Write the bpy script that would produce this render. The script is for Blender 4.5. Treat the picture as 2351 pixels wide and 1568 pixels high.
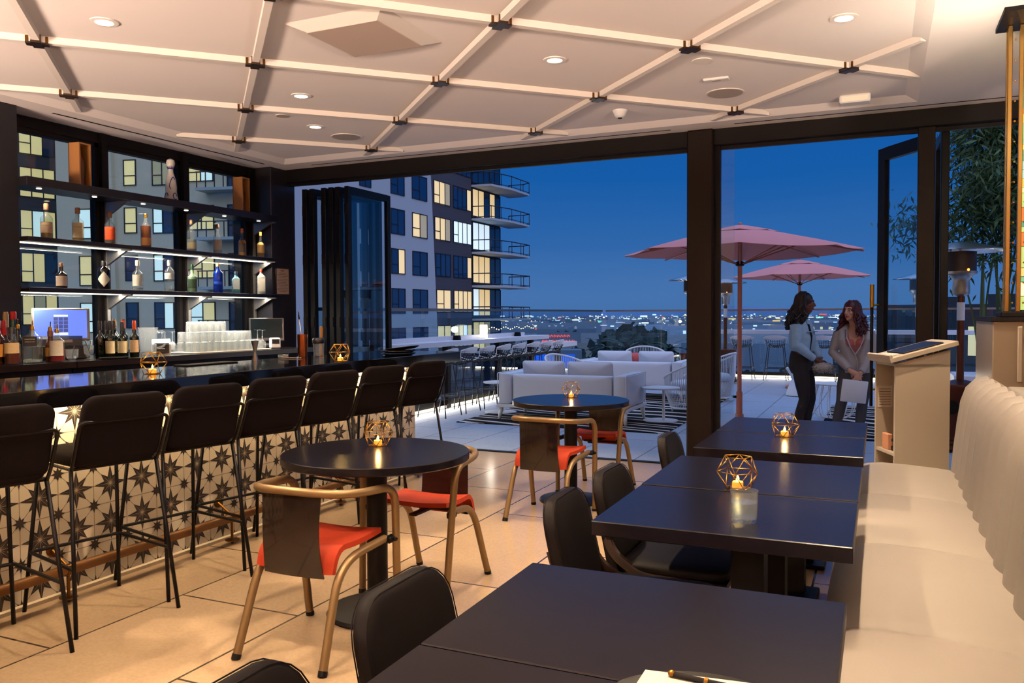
import bpy, bmesh, math, random
from math import sin, cos, pi, radians, sqrt, atan2
from mathutils import Vector, Matrix
for _o in list(bpy.data.objects): bpy.data.objects.remove(_o)
S = bpy.context.scene
COL = S.collection
random.seed(7)
# ---------------------------------------------------------------- camera
CAM = bpy.data.cameras.new('camera'); camo = bpy.data.objects.new('camera', CAM); COL.objects.link(camo)
CAM.sensor_fit = 'HORIZONTAL'; CAM.sensor_width = 36.0; CAM.lens = 1880.0/2351.0*36.0
CAM.clip_start = 0.05; CAM.clip_end = 6000
_yaw, _pitch, _roll = radians(24.2), radians(-1.885), radians(-0.28)
_f0 = Vector((-sin(_yaw), cos(_yaw), 0)); _r0 = Vector((cos(_yaw), sin(_yaw), 0)); _z = Vector((0, 0, 1))
_f = _f0*cos(_pitch)+_z*sin(_pitch); _u0 = _z*cos(_pitch)-_f0*sin(_pitch)
_r = _r0*cos(_roll)+_u0*sin(_roll); _u = _u0*cos(_roll)-_r0*sin(_roll)
camo.matrix_world = Matrix(((_r.x, _u.x, -_f.x, 0), (_r.y, _u.y, -_f.y, 0), (_r.z, _u.z, -_f.z, 1.38), (0, 0, 0, 1)))
S.camera = camo
# ---------------------------------------------------------------- world: dusk sky
W = bpy.data.worlds.new('dusk_sky'); S.world = W; W.use_nodes = True
wt = W.node_tree; wt.nodes.clear()
_tc = wt.nodes.new('ShaderNodeTexCoord'); _sp = wt.nodes.new('ShaderNodeSeparateXYZ')
_rp = wt.nodes.new('ShaderNodeValToRGB'); _bg = wt.nodes.new('ShaderNodeBackground'); _wo = wt.nodes.new('ShaderNodeOutputWorld')
_mr = wt.nodes.new('ShaderNodeMapRange'); _mr.inputs[1].default_value = -0.1; _mr.inputs[2].default_value = 1.0
_no = wt.nodes.new('ShaderNodeTexNoise'); _no.inputs['Scale'].default_value = 3.0; _no.inputs['Detail'].default_value = 4
_mp = wt.nodes.new('ShaderNodeMapping'); _mp.inputs['Scale'].default_value = (1, 1, 7)
_ad = wt.nodes.new('ShaderNodeMath'); _ad.operation = 'MULTIPLY_ADD'; _ad.inputs[1].default_value = 0.03; _ad.inputs[2].default_value = -0.015
_a2 = wt.nodes.new('ShaderNodeMath'); _a2.operation = 'ADD'
wt.links.new(_tc.outputs['Generated'], _sp.inputs[0]); wt.links.new(_tc.outputs['Generated'], _mp.inputs[0]); wt.links.new(_mp.outputs[0], _no.inputs['Vector'])
wt.links.new(_no.outputs[0], _ad.inputs[0]); wt.links.new(_sp.outputs['Z'], _a2.inputs[0]); wt.links.new(_ad.outputs[0], _a2.inputs[1])
wt.links.new(_a2.outputs[0], _mr.inputs[0]); wt.links.new(_mr.outputs[0], _rp.inputs[0])
def _el(z): return (z+0.1)/1.1
_stops = [(-0.1, (.010, .018, .035)), (-0.02, (.03, .07, .16)), (0.0, (.060, .165, .40)), (0.03, (.060, .170, .42)), (0.08, (.030, .135, .40)), (0.16, (.008, .105, .385)),
          (0.24, (.004, .095, .37)), (0.40, (.10, .23, .56)), (0.6, (.36, .54, 1.02)), (1.0, (.60, .84, 1.45))]
while len(_rp.color_ramp.elements) < len(_stops): _rp.color_ramp.elements.new(0.5)
for _e, (_zz, _c) in zip(_rp.color_ramp.elements, _stops): _e.position = _el(_zz); _e.color = (*_c, 1)
# afterglow of the set sun, low in the south-eastern part of this sky
_dt = wt.nodes.new('ShaderNodeVectorMath'); _dt.operation = 'DOT_PRODUCT'; _dt.inputs[1].default_value = (0.62, -0.76, 0.15)
_gm = wt.nodes.new('ShaderNodeMapRange'); _gm.interpolation_type = 'SMOOTHSTEP'; _gm.inputs[1].default_value = 0.25; _gm.inputs[2].default_value = 1.0
_gl = wt.nodes.new('ShaderNodeMix'); _gl.data_type = 'RGBA'; _gl.blend_type = 'ADD'; _gl.inputs[7].default_value = (.80, .66, .78, 1)
wt.links.new(_tc.outputs['Generated'], _dt.inputs[0]); wt.links.new(_dt.outputs['Value'], _gm.inputs[0]); wt.links.new(_gm.outputs[0], _gl.inputs[0]); wt.links.new(_rp.outputs[0], _gl.inputs[6])
wt.links.new(_gl.outputs[2], _bg.inputs[0]); _bg.inputs[1].default_value = 1.0
wt.links.new(_bg.outputs[0], _wo.inputs[0])
# ---------------------------------------------------------------- colour management / sampling quality
S.view_settings.view_transform = 'Standard'; S.view_settings.look = 'None'
S.view_settings.exposure = 0.0; S.view_settings.gamma = 1.0; S.view_settings.use_curve_mapping = False
S.cycles.max_bounces = 8; S.cycles.diffuse_bounces = 4; S.cycles.glossy_bounces = 4; S.cycles.transmission_bounces = 6; S.cycles.transparent_max_bounces = 16
S.cycles.sample_clamp_indirect = 4.0; S.cycles.caustics_reflective = False; S.cycles.caustics_refractive = False; S.cycles.use_denoising = True
WARM = (1.0, 0.73, 0.48)
def light(name, kind, loc, power, col=WARM, rot=None, parent=None, **kw):
    l = bpy.data.lights.new(name, kind); l.energy = power; l.color = col
    for k, v in kw.items(): setattr(l, k, v)
    o = bpy.data.objects.new(name, l); COL.objects.link(o); o.location = loc
    if rot: o.rotation_euler = rot
    if parent: o.parent = parent
    return o
# added unseen uplights that brighten the ceiling; no such lamps are known
for _p, _e in (((-3.6, -2.4, 1.5), 1050), ((0.4, -2.6, 1.5), 760), ((2.9, 0.4, 1.5), 760), ((-5.4, 0.6, 1.7), 420)):
    light('ceiling_fill_light', 'SPOT', _p, _e*1.3, (1, .73, .58), rot=(pi, 0, 0), shadow_soft_size=0.22, spot_size=radians(168), spot_blend=0.12)
# ---------------------------------------------------------------- materials
def lin(c):
    c = c/255.0
    return c/12.92 if c <= 0.04045 else ((c+0.055)/1.055)**2.4
def rgb(c):
    if isinstance(c, str): c = tuple(int(c[i:i+2], 16) for i in (0, 2, 4))
    return (lin(c[0]), lin(c[1]), lin(c[2]), 1)
MATS = {}
def mat(name, col='808080', rough=0.5, metal=0.0, noise=0.06, nscale=20, bump=0.0, bscale=200, trans=0.0, ior=1.45, emit=None, estr=0.0, coat=0.0, spec=0.5, alpha=1.0, sheen=0.0, stretch=None):
    if name in MATS: return MATS[name]
    m = bpy.data.materials.new(name); m.use_nodes = True; MATS[name] = m
    nt = m.node_tree; p = nt.nodes['Principled BSDF']
    base = rgb(col)
    p.inputs['Base Color'].default_value = base; p.inputs['Roughness'].default_value = rough; p.inputs['Metallic'].default_value = metal
    p.inputs['Transmission Weight'].default_value = trans; p.inputs['IOR'].default_value = ior; p.inputs['Specular IOR Level'].default_value = spec
    p.inputs['Coat Weight'].default_value = coat; p.inputs['Alpha'].default_value = alpha; p.inputs['Sheen Weight'].default_value = sheen
    if emit is not None:
        p.inputs['Emission Color'].default_value = rgb(emit); p.inputs['Emission Strength'].default_value = estr
    if noise > 0 or bump > 0:
        tc = nt.nodes.new('ShaderNodeTexCoord'); vec = tc.outputs['Object']
        if stretch:
            mp = nt.nodes.new('ShaderNodeMapping'); mp.inputs['Scale'].default_value = stretch; nt.links.new(vec, mp.inputs[0]); vec = mp.outputs[0]
    if noise > 0:
        n = nt.nodes.new('ShaderNodeTexNoise'); n.inputs['Scale'].default_value = nscale; n.inputs['Detail'].default_value = 3
        nt.links.new(vec, n.inputs['Vector'])
        mx = nt.nodes.new('ShaderNodeMix'); mx.data_type = 'RGBA'
        mx.inputs[6].default_value = tuple(max(0, b*(1-noise)) for b in base[:3])+(1,); mx.inputs[7].default_value = tuple(min(1, b*(1+noise)) for b in base[:3])+(1,)
        nt.links.new(n.outputs[0], mx.inputs[0]); nt.links.new(mx.outputs[2], p.inputs['Base Color'])
    if bump > 0:
        n2 = nt.nodes.new('ShaderNodeTexNoise'); n2.inputs['Scale'].default_value = bscale; nt.links.new(vec, n2.inputs['Vector'])
        b = nt.nodes.new('ShaderNodeBump'); b.inputs['Strength'].default_value = bump; b.inputs['Distance'].default_value = 0.004
        nt.links.new(n2.outputs[0], b.inputs['Height']); nt.links.new(b.outputs[0], p.inputs['Normal'])
    return m
def pane_mat(name, tint=(1, 1, 1), refl=1.0, rough=0.0, white_mix=0.0):
    """clear sheet glass: see-through with a fresnel mirror"""
    if name in MATS: return MATS[name]
    m = bpy.data.materials.new(name); m.use_nodes = True; MATS[name] = m
    nt = m.node_tree; nt.nodes.clear()
    o = nt.nodes.new('ShaderNodeOutputMaterial'); mx = nt.nodes.new('ShaderNodeMixShader')
    t = nt.nodes.new('ShaderNodeBsdfTransparent'); t.inputs[0].default_value = (*tint, 1)
    g = nt.nodes.new('ShaderNodeBsdfGlossy'); g.inputs['Roughness'].default_value = rough
    g.inputs[0].default_value = (refl, refl, refl, 1)
    ge = nt.nodes.new('ShaderNodeNewGeometry'); dt = nt.nodes.new('ShaderNodeVectorMath'); dt.operation = 'DOT_PRODUCT'
    nt.links.new(ge.outputs['Normal'], dt.inputs[0]); nt.links.new(ge.outputs['Incoming'], dt.inputs[1])
    def mth(op, a, b=None):
        q = nt.nodes.new('ShaderNodeMath'); q.operation = op; nt.links.new(a, q.inputs[0])
        if b is not None: q.inputs[1].default_value = b
        return q
    ab = mth('ABSOLUTE', dt.outputs['Value']); iv = nt.nodes.new('ShaderNodeMath'); iv.operation = 'SUBTRACT'; iv.inputs[0].default_value = 1; nt.links.new(ab.outputs[0], iv.inputs[1])
    pw = mth('POWER', iv.outputs[0], 5); f = mth('MULTIPLY_ADD', pw.outputs[0], .96); f.inputs[2].default_value = .04
    nt.links.new(f.outputs[0], mx.inputs[0]); body = t.outputs[0]
    if white_mix:
        df = nt.nodes.new('ShaderNodeBsdfDiffuse'); df.inputs[0].default_value = (.95, .95, .95, 1); tl = nt.nodes.new('ShaderNodeBsdfTranslucent'); tl.inputs[0].default_value = (.95, .95, .95, 1)
        m1 = nt.nodes.new('ShaderNodeMixShader'); nt.links.new(df.outputs[0], m1.inputs[1]); nt.links.new(tl.outputs[0], m1.inputs[2])
        m2 = nt.nodes.new('ShaderNodeMixShader'); m2.inputs[0].default_value = white_mix; nt.links.new(body, m2.inputs[1]); nt.links.new(m1.outputs[0], m2.inputs[2]); body = m2.outputs[0]
    nt.links.new(body, mx.inputs[1]); nt.links.new(g.outputs[0], mx.inputs[2]); nt.links.new(mx.outputs[0], o.inputs[0])
    return m
# ---------------------------------------------------------------- mesh builder
def rot_to(d):
    d = Vector(d).normalized(); return Vector((0, 0, 1)).rotation_difference(d).to_matrix()
def fillet(pts, r, n=6, closed=False):
    """round the corners of a path"""
    P = [Vector(p) for p in pts]; out = []; N = len(P)
    rr = r if isinstance(r, (list, tuple)) else [r]*N
    for i, p in enumerate(P):
        if not closed and i in (0, N-1): out.append(p); continue
        a = P[i-1]; b = P[(i+1) % N]
        da = (a-p); db = (b-p); q = min(rr[i], da.length*0.49, db.length*0.49)
        if q < 1e-5: out.append(p); continue
        A = p+da.normalized()*q; B = p+db.normalized()*q
        for k in range(n+1):
            t = k/n; out.append(A*(1-t)**2+p*2*t*(1-t)+B*t*t)
    return out
class MB:
    def __init__(s): s.v = []; s.f = []; s.m = []; s.s = []
    def add(s, vs, fs, m=0, smooth=False, T=None):
        b = len(s.v)
        for v in vs:
            v = Vector(v); s.v.append(T @ v if T is not None else v)
        for f in fs: s.f.append(tuple(i+b for i in f)); s.m.append(m); s.s.append(smooth)
        return s
    def box(s, x0, x1, y0, y1, z0, z1, m=0, bev=0.0, seg=1, T=None, smooth=False):
        if bev <= 0:
            vs = [(x, y, z) for z in (z0, z1) for y in (y0, y1) for x in (x0, x1)]
            return s.add(vs, [(0, 2, 3, 1), (4, 5, 7, 6), (0, 1, 5, 4), (2, 6, 7, 3), (0, 4, 6, 2), (1, 3, 7, 5)], m, smooth, T)
        bm = bmesh.new(); bmesh.ops.create_cube(bm, size=1)
        for v in bm.verts: v.co = Vector(((x0+x1)/2+v.co.x*(x1-x0), (y0+y1)/2+v.co.y*(y1-y0), (z0+z1)/2+v.co.z*(z1-z0)))
        bmesh.ops.bevel(bm, geom=list(bm.edges), offset=bev, segments=seg, affect='EDGES', profile=0.5)
        return s.bm(bm, m, smooth or seg > 1, T)
    def bm(s, bm, m=0, smooth=False, T=None):
        bm.verts.ensure_lookup_table(); bm.verts.index_update()
        s.add([v.co.copy() for v in bm.verts], [tuple(v.index for v in f.verts) for f in bm.faces], m, smooth, T); bm.free(); return s
    def cyl(s, p0, p1, r, n=12, m=0, r1=None, caps=True, smooth=True):
        return s.tube([p0, p1], [r, r if r1 is None else r1], n, m=m, caps=caps, smooth=smooth)
    def tube(s, pts, r, n=8, closed=False, m=0, caps=True, smooth=True, flat=None):
        P = [Vector(p) for p in pts]; N = len(P)
        R = list(r) if isinstance(r, (list, tuple)) else [r]*N
        tan = []
        for i in range(N):
            a = P[i-1] if (i > 0 or closed) else P[i]; b = P[(i+1) % N] if (i < N-1 or closed) else P[i]
            t = b-a; tan.append(t.normalized() if t.length > 1e-9 else Vector((0, 0, 1)))
        t0 = tan[0]; nrm = t0.orthogonal().normalized() if flat is None else (Vector(flat)-t0*t0.dot(Vector(flat))).normalized()
        vs = []; 
        for i in range(N):
            if i > 0:
                q = tan[i-1].rotation_difference(tan[i]); nrm = q @ nrm; nrm = (nrm-tan[i]*tan[i].dot(nrm)).normalized()
            bn = tan[i].cross(nrm)
            rr = R[i] if isinstance(R[i], (tuple, list)) else (R[i], R[i])
            for k in range(n):
                a = 2*pi*k/n; vs.append(P[i]+nrm*cos(a)*rr[0]+bn*sin(a)*rr[1])
        fs = []
        for i in range(N if closed else N-1):
            j = (i+1) % N
            for k in range(n): fs.append((i*n+k, i*n+(k+1) % n, j*n+(k+1) % n, j*n+k))
        s.add(vs, fs, m, smooth)
        if caps and not closed:
            s.add(vs[:n], [tuple(range(n-1, -1, -1))], m, False); s.add(vs[-n:], [tuple(range(n))], m, False)
        return s
    def lathe(s, prof, c=(0, 0, 0), n=24, m=0, axis=None, smooth=True, sx=1, sy=1):
        """profile [(r,z)...] turned about z, closed where r=0"""
        vs = []; fs = []; c = Vector(c); M = rot_to(axis) if axis else Matrix.Identity(3)
        rings = []
        for (r, z) in prof:
            if r < 1e-6: rings.append([len(vs)]); vs.append(c+M @ Vector((0, 0, z)))
            else:
                rings.append(list(range(len(vs), len(vs)+n)))
                for k in range(n): a = 2*pi*k/n; vs.append(c+M @ Vector((r*cos(a)*sx, r*sin(a)*sy, z)))
        for A, B in zip(rings, rings[1:]):
            for k in range(n):
                k2 = (k+1) % n
                if len(A) == 1 and len(B) == 1: continue
                if len(A) == 1: fs.append((A[0], B[k2], B[k]))
                elif len(B) == 1: fs.append((A[k], A[k2], B[0]))
                else: fs.append((A[k], A[k2], B[k2], B[k]))
        return s.add(vs, fs, m, smooth)
    def prism(s, poly, z0, z1, m=0, T=None):
        n = len(poly); vs = [(x, y, z0) for x, y in poly]+[(x, y, z1) for x, y in poly]
        fs = [tuple(range(n-1, -1, -1)), tuple(range(n, 2*n))]+[(i, (i+1) % n, n+(i+1) % n, n+i) for i in range(n)]
        return s.add(vs, fs, m, False, T)
    def ball(s, c, r, m=0, n=12, T=None):
        rx, ry, rz = r if isinstance(r, (tuple, list)) else (r, r, r)
        h = max(4, n//2); c = Vector(c)
        pr = [(sin(pi*i/h), -cos(pi*i/h)) for i in range(h+1)]; pr[0] = (0, -1); pr[-1] = (0, 1)
        t = MB().lathe(pr, (0, 0, 0), n)
        return s.add([c+Vector((v.x*rx, v.y*ry, v.z*rz)) for v in t.v], t.f, m, True, T)
    def quad(s, a, b, c, d, m=0): return s.add([a, b, c, d], [(0, 1, 2, 3)], m)
    def grid(s, fn, nu, nv, m=0, smooth=True, thick=0.0):
        """surface fn(u,v)->Vector, optional thickness along its normal"""
        P = [[Vector(fn(i/nu, j/nv)) for j in range(nv+1)] for i in range(nu+1)]
        def idx(i, j, o=0): return o+i*(nv+1)+j
        vs = [P[i][j] for i in range(nu+1) for j in range(nv+1)]
        fs = [(idx(i, j), idx(i+1, j), idx(i+1, j+1), idx(i, j+1)) for i in range(nu) for j in range(nv)]
        if thick:
            nn = []
            for i in range(nu+1):
                for j in range(nv+1):
                    du = P[min(i+1, nu)][j]-P[max(i-1, 0)][j]; dv = P[i][min(j+1, nv)]-P[i][max(j-1, 0)]
                    q = du.cross(dv); nn.append(q.normalized() if q.length > 1e-12 else Vector((0, 0, 1)))
            o = len(vs); vs = vs+[v-n_*thick for v, n_ in zip(vs, nn)]
            fs += [(idx(i, j+1, o), idx(i+1, j+1, o), idx(i+1, j, o), idx(i, j, o)) for i in range(nu) for j in range(nv)]
            for i in range(nu): fs += [(idx(i+1, 0), idx(i, 0), idx(i, 0, o), idx(i+1, 0, o)), (idx(i, nv), idx(i+1, nv), idx(i+1, nv, o), idx(i, nv, o))]
            for j in range(nv): fs += [(idx(0, j), idx(0, j+1), idx(0, j+1, o), idx(0, j, o)), (idx(nu, j+1), idx(nu, j), idx(nu, j, o), idx(nu, j+1, o))]
        return s.add(vs, fs, m, smooth)
    def build(s, name, mats, parent=None, loc=None, rz=0):
        me = bpy.data.meshes.new(name); me.from_pydata([tuple(v) for v in s.v], [], s.f)
        if not isinstance(mats, (list, tuple)): mats = [mats]
        for m_ in mats: me.materials.append(m_)
        me.polygons.foreach_set('material_index', s.m); me.polygons.foreach_set('use_smooth', s.s); me.update()
        bm = bmesh.new(); bm.from_mesh(me); bmesh.ops.remove_doubles(bm, verts=bm.verts, dist=1e-6)
        bmesh.ops.recalc_face_normals(bm, faces=bm.faces)
        for e in bm.edges:
            if len(e.link_faces) == 2 and e.calc_face_angle(0) > 0.7: e.smooth = False
        bm.to_mesh(me); bm.free()
        o = bpy.data.objects.new(name, me); COL.objects.link(o)
        if parent: o.parent = parent
        if loc: o.location = loc
        if rz: o.rotation_euler.z = rz
        return o
def tag(o, label, cat, group=None, kind=None):
    o['label'] = label
    if cat: o['category'] = cat
    if group: o['group'] = group
    if kind: o['kind'] = kind
    return o
def thing(name, label, cat, loc=(0, 0, 0), rz=0, group=None):
    o = bpy.data.objects.new(name, None); COL.objects.link(o); o.empty_display_size = 0.1
    o.location = loc; o.rotation_euler.z = rz
    return tag(o, label, cat, group)
def struct(o, label=None):
    o['kind'] = 'structure'
    if label: o['label'] = label
    return o
KIDS = {}
def kids(r):
    return [o for o in COL.objects if o.parent is r]
def dup(root, loc, rz=0, label=None, group=None, scale=None):
    r = root.copy(); COL.objects.link(r); r.location = loc; r.rotation_euler.z = rz
    if scale: r.scale = scale
    if label: r['label'] = label
    if group: r['group'] = group
    key = root.name
    if key not in KIDS: KIDS[key] = [(c, [g for g in kids(c)]) for c in kids(root)]
    for c, gs in KIDS[key]:
        d = c.copy(); COL.objects.link(d); d.parent = r
        for g in gs:
            e = g.copy(); COL.objects.link(e); e.parent = d
    return r
def text_mesh(txt, size, m, name, parent, T, extrude=0.0004):
    """flat lettering as a mesh; T places it (text lies in its xy plane)"""
    cu = bpy.data.curves.new(name, 'FONT'); cu.body = txt; cu.size = size; cu.extrude = extrude; cu.align_x = 'CENTER'; cu.align_y = 'CENTER'; cu.resolution_u = 2
    t = bpy.data.objects.new(name, cu); COL.objects.link(t)
    dg = bpy.context.evaluated_depsgraph_get(); me = bpy.data.meshes.new_from_object(t.evaluated_get(dg))
    bpy.data.objects.remove(t); bpy.data.curves.remove(cu)
    me.materials.clear(); me.materials.append(m); me.transform(T)
    o = bpy.data.objects.new(name, me); COL.objects.link(o); o.parent = parent
    return o
def frame_T(origin, xdir, ydir):
    x = Vector(xdir).normalized(); y = Vector(ydir).normalized(); z = x.cross(y)
    return Matrix(((x.x, y.x, z.x, origin[0]), (x.y, y.y, z.y, origin[1]), (x.z, y.z, z.z, origin[2]), (0, 0, 0, 1)))
# ================================================================ MATERIAL LIBRARY
M_ceil = mat('ceiling_paint', 'F4EAE2', 0.9, noise=0.02, nscale=3)
M_batten = mat('batten_paint', 'E8DFD4', 0.8, noise=0.02)
M_dark = mat('dark_bronze_paint', '0E0B0C', 0.5, noise=0.15, nscale=6, spec=0.2)
M_black = mat('black_powder_coat', '060507', 0.45, noise=0.1, spec=0.2)
M_blackmat = mat('matt_black', '080709', 0.8, noise=0.1, spec=0.2)
M_brass = mat('aged_brass', '6E4A1E', 0.35, 1.0, noise=0.2, nscale=30)
M_gold = mat('gold_metal', 'C8963E', 0.28, 1.0, noise=0.08)
M_gold_lit = mat('polished_gold_rod', 'DBB56A', 0.25, 1.0, noise=0.06)
M_steel = mat('brushed_steel', 'B5B2AE', 0.3, 1.0, noise=0.1)
M_copper = mat('copper', 'C06A3C', 0.25, 1.0, noise=0.1)
M_bronze_tube = mat('bronze_tube', '8C7350', 0.36, 0.6, noise=0.08, nscale=15)
M_orange = mat('orange_seat_pad', 'A22E09', 0.8, noise=0.08, nscale=40, bump=0.08, bscale=500)
M_stool_fab = mat('stool_fabric', '0F0B0D', 0.95, noise=0.12, nscale=300, bump=0.15, bscale=900, spec=0.1)
M_leather = mat('black_vinyl', '0D0A0A', 0.5, noise=0.1, nscale=12, bump=0.04, bscale=350, spec=0.12)
M_walnut = mat('walnut_ply', '24160E', 0.45, noise=0.25, nscale=8, stretch=(1, 1, 8))
M_table = mat('dark_table_laminate', '0B0910', 0.25, noise=0.25, nscale=60, stretch=(1, 14, 1), spec=0.4)
M_tabledge = mat('dark_table_edge', '241816', 0.45, noise=0.15)
M_banq = mat('cream_vinyl', '989188', 0.5, noise=0.04, nscale=5, bump=0.03, bscale=300, spec=0.4)
M_beige = mat('beige_lacquer', 'CBBEAA', 0.45, noise=0.03, nscale=2)
M_beige_wall = mat('beige_wall_paint', 'C9AE8E', 0.8, noise=0.03, nscale=2)
M_granite = mat('black_granite', '08080B', 0.06, noise=0.4, nscale=400, spec=0.6)
M_darkcounter = mat('dark_back_counter', '17100E', 0.22, noise=0.2, nscale=30)
M_woodrail = mat('brass_foot_rail', '6E4A24', 0.42, 0.5, noise=0.2, nscale=14, stretch=(1, 0.2, 1))
M_woodbox = mat('cedar_wood', 'A8743F', 0.55, noise=0.3, nscale=6, stretch=(1, 1, 0.2))
M_white = mat('white_paint', 'E6E4E0', 0.55, noise=0.02)
M_lens = mat('downlight_lens', 'FFFFFF', 0.5, noise=0, emit=(255, 236, 205), estr=9)
M_pane = pane_mat('clear_pane', (.90, .95, .96))
M_pane2 = pane_mat('railing_pane', (.80, .92, .95))
M_smoke = mat('smoked_acrylic', '1E1512', 0.08, noise=0.05, spec=0.6, alpha=0.93)
M_wax = mat('candle_wax', 'E9B45C', 0.5, noise=0.05, emit=(255, 150, 40), estr=0.9)
M_flame = mat('candle_flame', 'FFC040', 0.5, noise=0, emit=(255, 196, 80), estr=14)
M_paper = mat('paper', 'EFE6D8', 0.8, noise=0.02)
M_ink = mat('dark_ink', '221D1C', 0.7, noise=0)

def brick_mat(name, c1, c2, mort, w, h, mortar, rough, off=0.5, speck=0.0, origin=(0, 0), spec=0.5):
    m = bpy.data.materials.new(name); m.use_nodes = True; nt = m.node_tree; p = nt.nodes['Principled BSDF']
    tc = nt.nodes.new('ShaderNodeTexCoord'); sx = nt.nodes.new('ShaderNodeSeparateXYZ'); cx = nt.nodes.new('ShaderNodeCombineXYZ')
    nt.links.new(tc.outputs['Object'], sx.inputs[0])
    ax = nt.nodes.new('ShaderNodeMath'); ax.operation = 'ADD'; ax.inputs[1].default_value = origin[1]
    ay = nt.nodes.new('ShaderNodeMath'); ay.operation = 'ADD'; ay.inputs[1].default_value = origin[0]
    nt.links.new(sx.outputs['Y'], ax.inputs[0]); nt.links.new(sx.outputs['X'], ay.inputs[0])
    nt.links.new(ax.outputs[0], cx.inputs[0]); nt.links.new(ay.outputs[0], cx.inputs[1])
    b = nt.nodes.new('ShaderNodeTexBrick'); nt.links.new(cx.outputs[0], b.inputs['Vector'])
    b.offset = off; b.squash = 1; b.inputs['Scale'].default_value = 1
    b.inputs['Brick Width'].default_value = w; b.inputs['Row Height'].default_value = h; b.inputs['Mortar Size'].default_value = mortar; b.inputs['Mortar Smooth'].default_value = 0.1
    b.inputs['Color1'].default_value = rgb(c1); b.inputs['Color2'].default_value = rgb(c2); b.inputs['Mortar'].default_value = rgb(mort)
    col = b.outputs['Color']
    if speck:
        n = nt.nodes.new('ShaderNodeTexVoronoi'); n.inputs['Scale'].default_value = 90; nt.links.new(tc.outputs['Object'], n.inputs['Vector'])
        n3 = nt.nodes.new('ShaderNodeTexNoise'); n3.inputs['Scale'].default_value = 5; n3.inputs['Detail'].default_value = 6; nt.links.new(tc.outputs['Object'], n3.inputs['Vector'])
        r = nt.nodes.new('ShaderNodeMapRange'); r.inputs[1].default_value = 0; r.inputs[2].default_value = 1; r.inputs[3].default_value = 1-speck; r.inputs[4].default_value = 1+speck*0.5
        a = nt.nodes.new('ShaderNodeMath'); a.operation = 'AVERAGE' if False else 'MULTIPLY_ADD'; a.inputs[1].default_value = 0.5
        hs = nt.nodes.new('ShaderNodeSeparateColor'); nt.links.new(n.outputs['Color'], hs.inputs[0])
        nt.links.new(hs.outputs[0], a.inputs[0])
        h2 = nt.nodes.new('ShaderNodeMath'); h2.operation = 'MULTIPLY'; h2.inputs[1].default_value = 0.5; nt.links.new(n3.outputs[0], h2.inputs[0]); nt.links.new(h2.outputs[0], a.inputs[2])
        nt.links.new(a.outputs[0], r.inputs[0])
        mx = nt.nodes.new('ShaderNodeMix'); mx.data_type = 'RGBA'; mx.blend_type = 'MULTIPLY'; mx.inputs[0].default_value = 1
        nt.links.new(col, mx.inputs[6]); nt.links.new(r.outputs[0], mx.inputs[7]); col = mx.outputs[2]
    nt.links.new(col, p.inputs['Base Color']); p.inputs['Roughness'].default_value = rough; p.inputs['Specular IOR Level'].default_value = spec
    bp = nt.nodes.new('ShaderNodeBump'); bp.inputs['Strength'].default_value = 0.3; bp.inputs['Distance'].default_value = 0.003; bp.invert = True
    nt.links.new(b.outputs['Fac'], bp.inputs['Height']); nt.links.new(bp.outputs[0], p.inputs['Normal'])
    return m
M_floor = brick_mat('terrazzo_floor', 'B59C7E', 'AB9274', '3A2C22', 1.42, 0.71, 0.006, 0.16, 0.5, 0.16, (3.14+7.1, 10.5))
M_terrace = brick_mat('terrace_stone', 'A2B0C0', '97A5B6', '4A4C52', 1.3, 0.65, 0.006, 0.55, 0.5, 0.25, (2.13+13, 0.3))

# ================================================================ SHELL
struct(MB().box(-6.6, 4.0, -5, 7.43, -0.25, 0).build('floor', M_floor))
struct(MB().box(-6.2, 9, 7.43, 18.75, -0.30, -0.012).build('floor_terrace', M_terrace))
struct(MB().box(-5.7, 4.0, 7.40, 7.47, -0.02, 0.008).build('trim_1', M_black))
# ceiling: flat border, recessed field with a sloped edge
FX0, FX1, FY0, FY1 = -5.85, 0.25, -4.5, 7.07; ZC = 3.0; ZF = 3.04; SL = 0.09
c = MB()
c.quad((-6.7, -5, ZC), (FX0, -5, ZC), (FX0, 7.5, ZC), (-6.7, 7.5, ZC)); c.quad((FX1, -5, ZC), (4, -5, ZC), (4, 7.5, ZC), (FX1, 7.5, ZC))
c.quad((FX0, FY1, ZC), (FX1, FY1, ZC), (FX1, 7.5, ZC), (FX0, 7.5, ZC)); c.quad((FX0, -5, ZC), (FX1, -5, ZC), (FX1, FY0, ZC), (FX0, FY0, ZC))
o_ = [(FX0, FY0), (FX1, FY0), (FX1, FY1), (FX0, FY1)]; i_ = [(FX0+SL, FY0+SL), (FX1-SL, FY0+SL), (FX1-SL, FY1-SL), (FX0+SL, FY1-SL)]
for k in range(4):
    a, b2 = o_[k], o_[(k+1) % 4]; d, e = i_[k], i_[(k+1) % 4]
    c.quad((*a, ZC), (*b2, ZC), (*e, ZF), (*d, ZF))
c.quad((*i_[0], ZF), (*i_[1], ZF), (*i_[2], ZF), (*i_[3], ZF))
c.box(-6.7, 4, -5, 7.5, 3.08, 3.3)
CEIL = struct(c.build('ceiling', M_ceil))
sl = MB().box(-6.03, -6.005, 4.5, 6.95, 2.9985, 3.001).box(-3.75, -1.70, 7.205, 7.225, 2.9985, 3.001).box(-5.6, -3.75, 7.205, 7.225, 2.9985, 3.001).box(-1.15, 3.5, 7.205, 7.225, 2.9985, 3.001)
sl.build('shadow_slot', M_blackmat, CEIL)
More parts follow.
